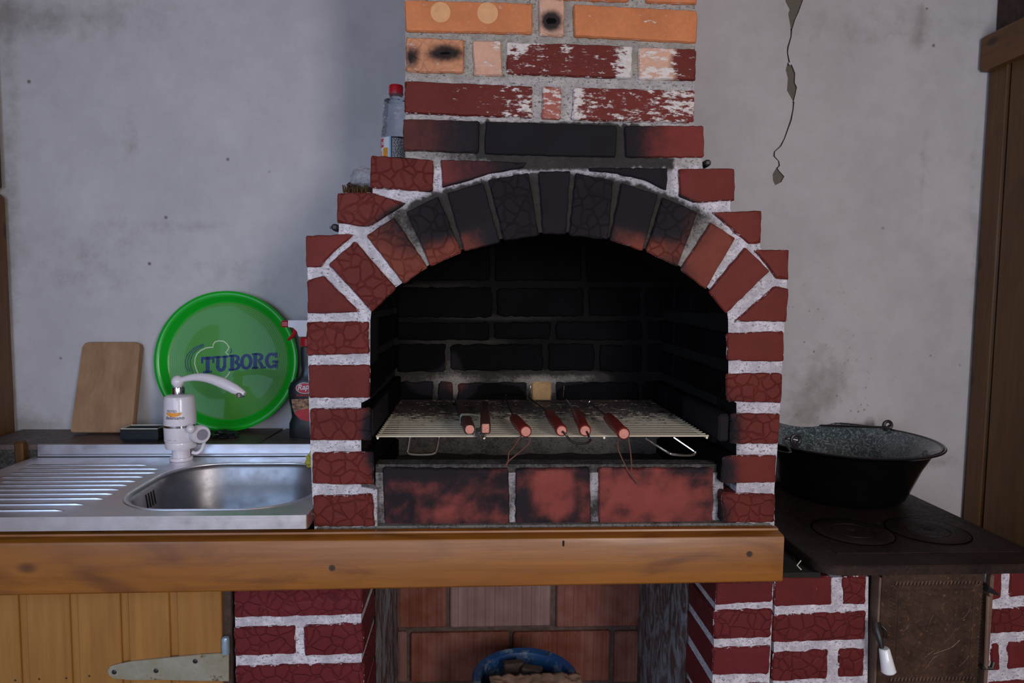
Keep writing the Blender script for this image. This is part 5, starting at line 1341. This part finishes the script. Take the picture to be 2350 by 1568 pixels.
for s_ in ([(640, 770), (660, 860), (720, 960), (830, 1030)], [(640, 765), (720, 780), (780, 850), (830, 910)], [(1200, 850), (1190, 920), (1130, 990), (1060, 1040)], [(980, 740), (1040, 820), (1100, 880), (1120, 940)], [(950, 650), (900, 740), (860, 850), (870, 960)],
           [(980, 650), (1060, 740), (1140, 830)], [(490, 570), (580, 580), (640, 640), (600, 710), (500, 690)], [(540, 1000), (640, 1060), (740, 1120), (860, 1160)], [(1300, 990), (1200, 1080), (1080, 1130), (940, 1180)], [(1440, 570), (1380, 660), (1320, 700), (1200, 690)],
           [(820, 1400), (900, 1290), (960, 1220), (1080, 1170)], [(490, 420), (560, 470), (600, 560)], [(640, 360), (700, 450), (800, 490), (880, 450)], [(780, 370), (900, 400), (1000, 420)], [(1080, 560), (1180, 550), (1230, 620), (1200, 680)], [(540, 880), (600, 820), (620, 780)],
           [(1290, 750), (1200, 770), (1150, 840)], [(830, 1230), (900, 1170), (960, 1130)], [(1100, 1300), (1000, 1260), (960, 1290), (1000, 1370), (1090, 1360)], [(480, 1030), (540, 1090), (560, 1160)], [(1420, 1200), (1350, 1290), (1290, 1340)], [(880, 1090), (870, 1180), (850, 1280)], [(1280, 1020), (1380, 1040), (1420, 1090)]): rel(s_)
mb.build('floral_relief', 'rusty_door_iron', door)
# hinge rod and latch on the right
mb = MB(); mb.tube([fr(2268, 1368, -.010), fr(2262, 1535, -.010)], .0040, 10); mb.build('hinge_rod', 'rusty_frame_iron', door)
mb = MB(); mb.tube([fr(2262, 1350, -.008), fr(2290, 1364, -.006)], [.007, .003], 8); mb.build('hinge_lug', 'black_iron', door); mb = MB(); mb.tube([fr(2252, 1533, -.010), fr(2275, 1534, -.010), fr(2280, 1520, -.008)], .0040, 8); mb.build('hinge_lug', 'black_iron', door)
# latch handle
mb = MB(); mb.tube([fr(2010, 1428, -.02), fr(2012, 1445, -.026), fr(2018, 1465, -.034), fr(2024, 1488, -.040)], [.006, .008, .007, .004], 10, smooth=3)
mb.tube([fr(2022, 1436, -.014), fr(2034, 1448, -.020), fr(2035, 1466, -.018)], .0022, 8, smooth=3); lat = mb.build('latch', 'black_iron', door)
mb = MB(); A = fr(2029, 1488, -.040); B = fr(2040, 1544, -.044); d = (B - A).normalized(); L = (B - A).length
mb.lathe([(.0001, 0), (.0080, 0), (.0098, .002), (.0132, L - .006), (.0138, L - .003), (.0115, L), (.0001, L + .0005)], A, 24, M=d.to_track_quat('Z', 'Y').to_matrix())
h_ = mb.build('porcelain_handle', 'porcelain', lat, ang=40) if False else mb.build('porcelain_handle', 'porcelain', door, ang=40); h_['label'] = 'white porcelain door grip'
MB().lathe([(.0045, 0), (.0045, .004), (.0001, .0055)], B, 12, M=d.to_track_quat('Z', 'Y').to_matrix()).build('grip_nut', 'black_iron', door)

# ------------------------------------------------------------------ enamel pot
zrim = .928; rc_ = PZ(1938, 1006, zrim); PR = .222; base_z = ZPL + .0022
pot = thing('enamel_pot', 'wide black enamel cauldron with speckled inside standing on the stove plate', 'pot', (rc_.x, rc_.y, base_z))
hh = zrim - base_z
prof_o = [(.0001, .0), (.120, .0), (.135, .004), (.146, .014), (.155, .035), (.178, hh * .62), (.201, hh - .013), (PR - .004, hh - .006), (PR, hh - .003), (PR, hh), (PR - .004, hh + .002), (PR - .008, hh)]
prof_i = [(PR - .008, hh), (.196, hh - .014), (.171, hh * .62), (.149, .038), (.138, .018), (.118, .009), (.0001, .008)]
MB().lathe(prof_o, (rc_.x, rc_.y, base_z), 72, caps=False).build('pot_body', 'black_enamel', pot, ang=35)
MB().lathe(prof_i, (rc_.x, rc_.y, base_z), 72, caps=False).build('pot_inside', 'speckled_enamel', pot, ang=35)
MB().lathe([(PR + .0015 + .0028 * math.cos(a), hh - .0005 + .0028 * math.sin(a)) for a in [2 * math.pi * k / 8 for k in range(9)]], (rc_.x, rc_.y, base_z), 72, caps=False).build('rim', 'rim_enamel', pot, ang=60)
def lug(px, py, yy, name='lug'):
    c = P(px, py, yy); mb = MB()
    mb.tube([c + Vector((.011 * math.cos(R(a)), 0, .011 * math.sin(R(a)) + .001)) for a in range(-60, 246, 25)], .0045, 8, smooth=2); mb.tube([c + Vector((-.008, 0, -.008)), c + Vector((0, 0, -.018)), c + Vector((.008, 0, -.008))], .006, 8)
    mb.build(name, 'black_iron', pot); return c
ang_b = None
lb1 = P(2037, 978, 0); 
def onrim(px, py):
    q = PZ(px, py, zrim + .004); return q
q1 = onrim(2037, 984); v = Vector((q1.x - rc_.x, q1.y - rc_.y)).normalized() * (PR - .001); y1 = rc_.y + v.y
q2 = onrim(1825, 1018); v2 = Vector((q2.x - rc_.x, q2.y - rc_.y)).normalized() * (PR - .001); y2 = rc_.y + v2.y
c1_ = lug(2037, 977, y1); c2_ = lug(1826, 1010, y2)
mb = MB(); mb.tube([c1_ + Vector((.004, 0, .0)), c1_ + Vector((-.018, -.002, -.004)), Vector((rc_.x - PR * .1, rc_.y + PR + .0105, zrim - .012)), Vector((rc_.x - PR * .78, rc_.y + PR * .80, zrim - .012)), Vector((rc_.x - PR - .022, rc_.y - .0, zrim - .010)), Vector((rc_.x - PR * .98, rc_.y - PR * .66, zrim - .004)), c2_ + Vector((-.03, 0, .002)), c2_ + Vector((.004, -.002, 0))], .0030, 8, smooth=5)
mb.build('bail_handle', 'dark_wire', pot)

# ------------------------------------------------------------------ bucket with kraft paper in the niche
zb0 = .37; bcc = PZ(1205, 1556, zb0); BR = PZ(1325, 1556, zb0).x - bcc.x
bk = thing('metal_bucket', 'dirty blue-painted metal bucket standing in the niche under the counter', 'bucket', (bcc.x, bcc.y, 0))
mb = MB(); mb.lathe([(BR * .72, .001), (BR * .74, .006), (BR * .96, zb0 - .004), (BR, zb0), (BR * 1.01, zb0 + .004), (BR * .98, zb0 + .008), (BR * .86, zb0 + .003), (BR * .84, zb0 - .006), (BR * .84, zb0 - .02), (BR * .66, .012), (.0001, .010)], (bcc.x, bcc.y, 0), 56)
mb.build('bucket_body', 'blue_dirty_paint', bk, ang=45)
random.seed(11)
for i in range(2):
    x = bcc.x + (-.028, .030)[i]; y = bcc.y + (.052, .050)[i]
    mb = MB(); zt_ = P(1200, 1520, y).z; mb.box(-.025, .025, -.012, .012, 0, zt_ - .055, .003)
    o = mb.build('firewood_stick', 'charred_shade_wood', None); o.location = (x, y, .055); o.rotation_euler = (R(random.uniform(-5, 5)), R(random.uniform(-6, 6)), R((8, -20)[i]))
    tag(o, ('left one of two dark wooden sticks standing inside the blue bucket', 'right one of two dark wooden sticks standing inside the blue bucket')[i], 'firewood', 'sticks standing in the blue bucket')
# paper: folded crumpled kraft sheet standing out of the front of the bucket
zpp = zb0 + .016
pa, pb = PZ(1122, 1549, zpp), PZ(1334, 1549, zpp)
mb = MB(); nx_, nz_ = 44, 20; vs = []
for i in range(nz_ + 1):
    for k in range(nx_ + 1):
        u = k / nx_; vv = i / nz_
        wob = .010 * abs(noise.noise(Vector((u * 7 + vv, vv * 3, 4)))) + .006 * abs(noise.noise(Vector((u * 16, vv * 8, 1))))
        y = pa.y - .135 * vv + .004 * noise.noise(Vector((u * 6, 7, vv))) + .006 * math.exp(-((u - .55) / .12) ** 2) * (1 - vv)
        vs.append((pa.x + (pb.x - pa.x) * u - .02 * vv * (1 - 2 * u) * -.5, y, zpp - .004 + wob))
mb.add(vs, [(i * (nx_ + 1) + k, i * (nx_ + 1) + k + 1, (i + 1) * (nx_ + 1) + k + 1, (i + 1) * (nx_ + 1) + k) for i in range(nz_) for k in range(nx_)])
o = mb.build('paper_bag', 'kraft_paper', None, ang=25, origin=(bcc.x, bcc.y - .04, zpp))
md = o.modifiers.new('thickness', 'SOLIDIFY'); md.thickness = .0012
tag(o, 'crumpled brown kraft paper bag lying across the blue bucket rim', 'paper bag')
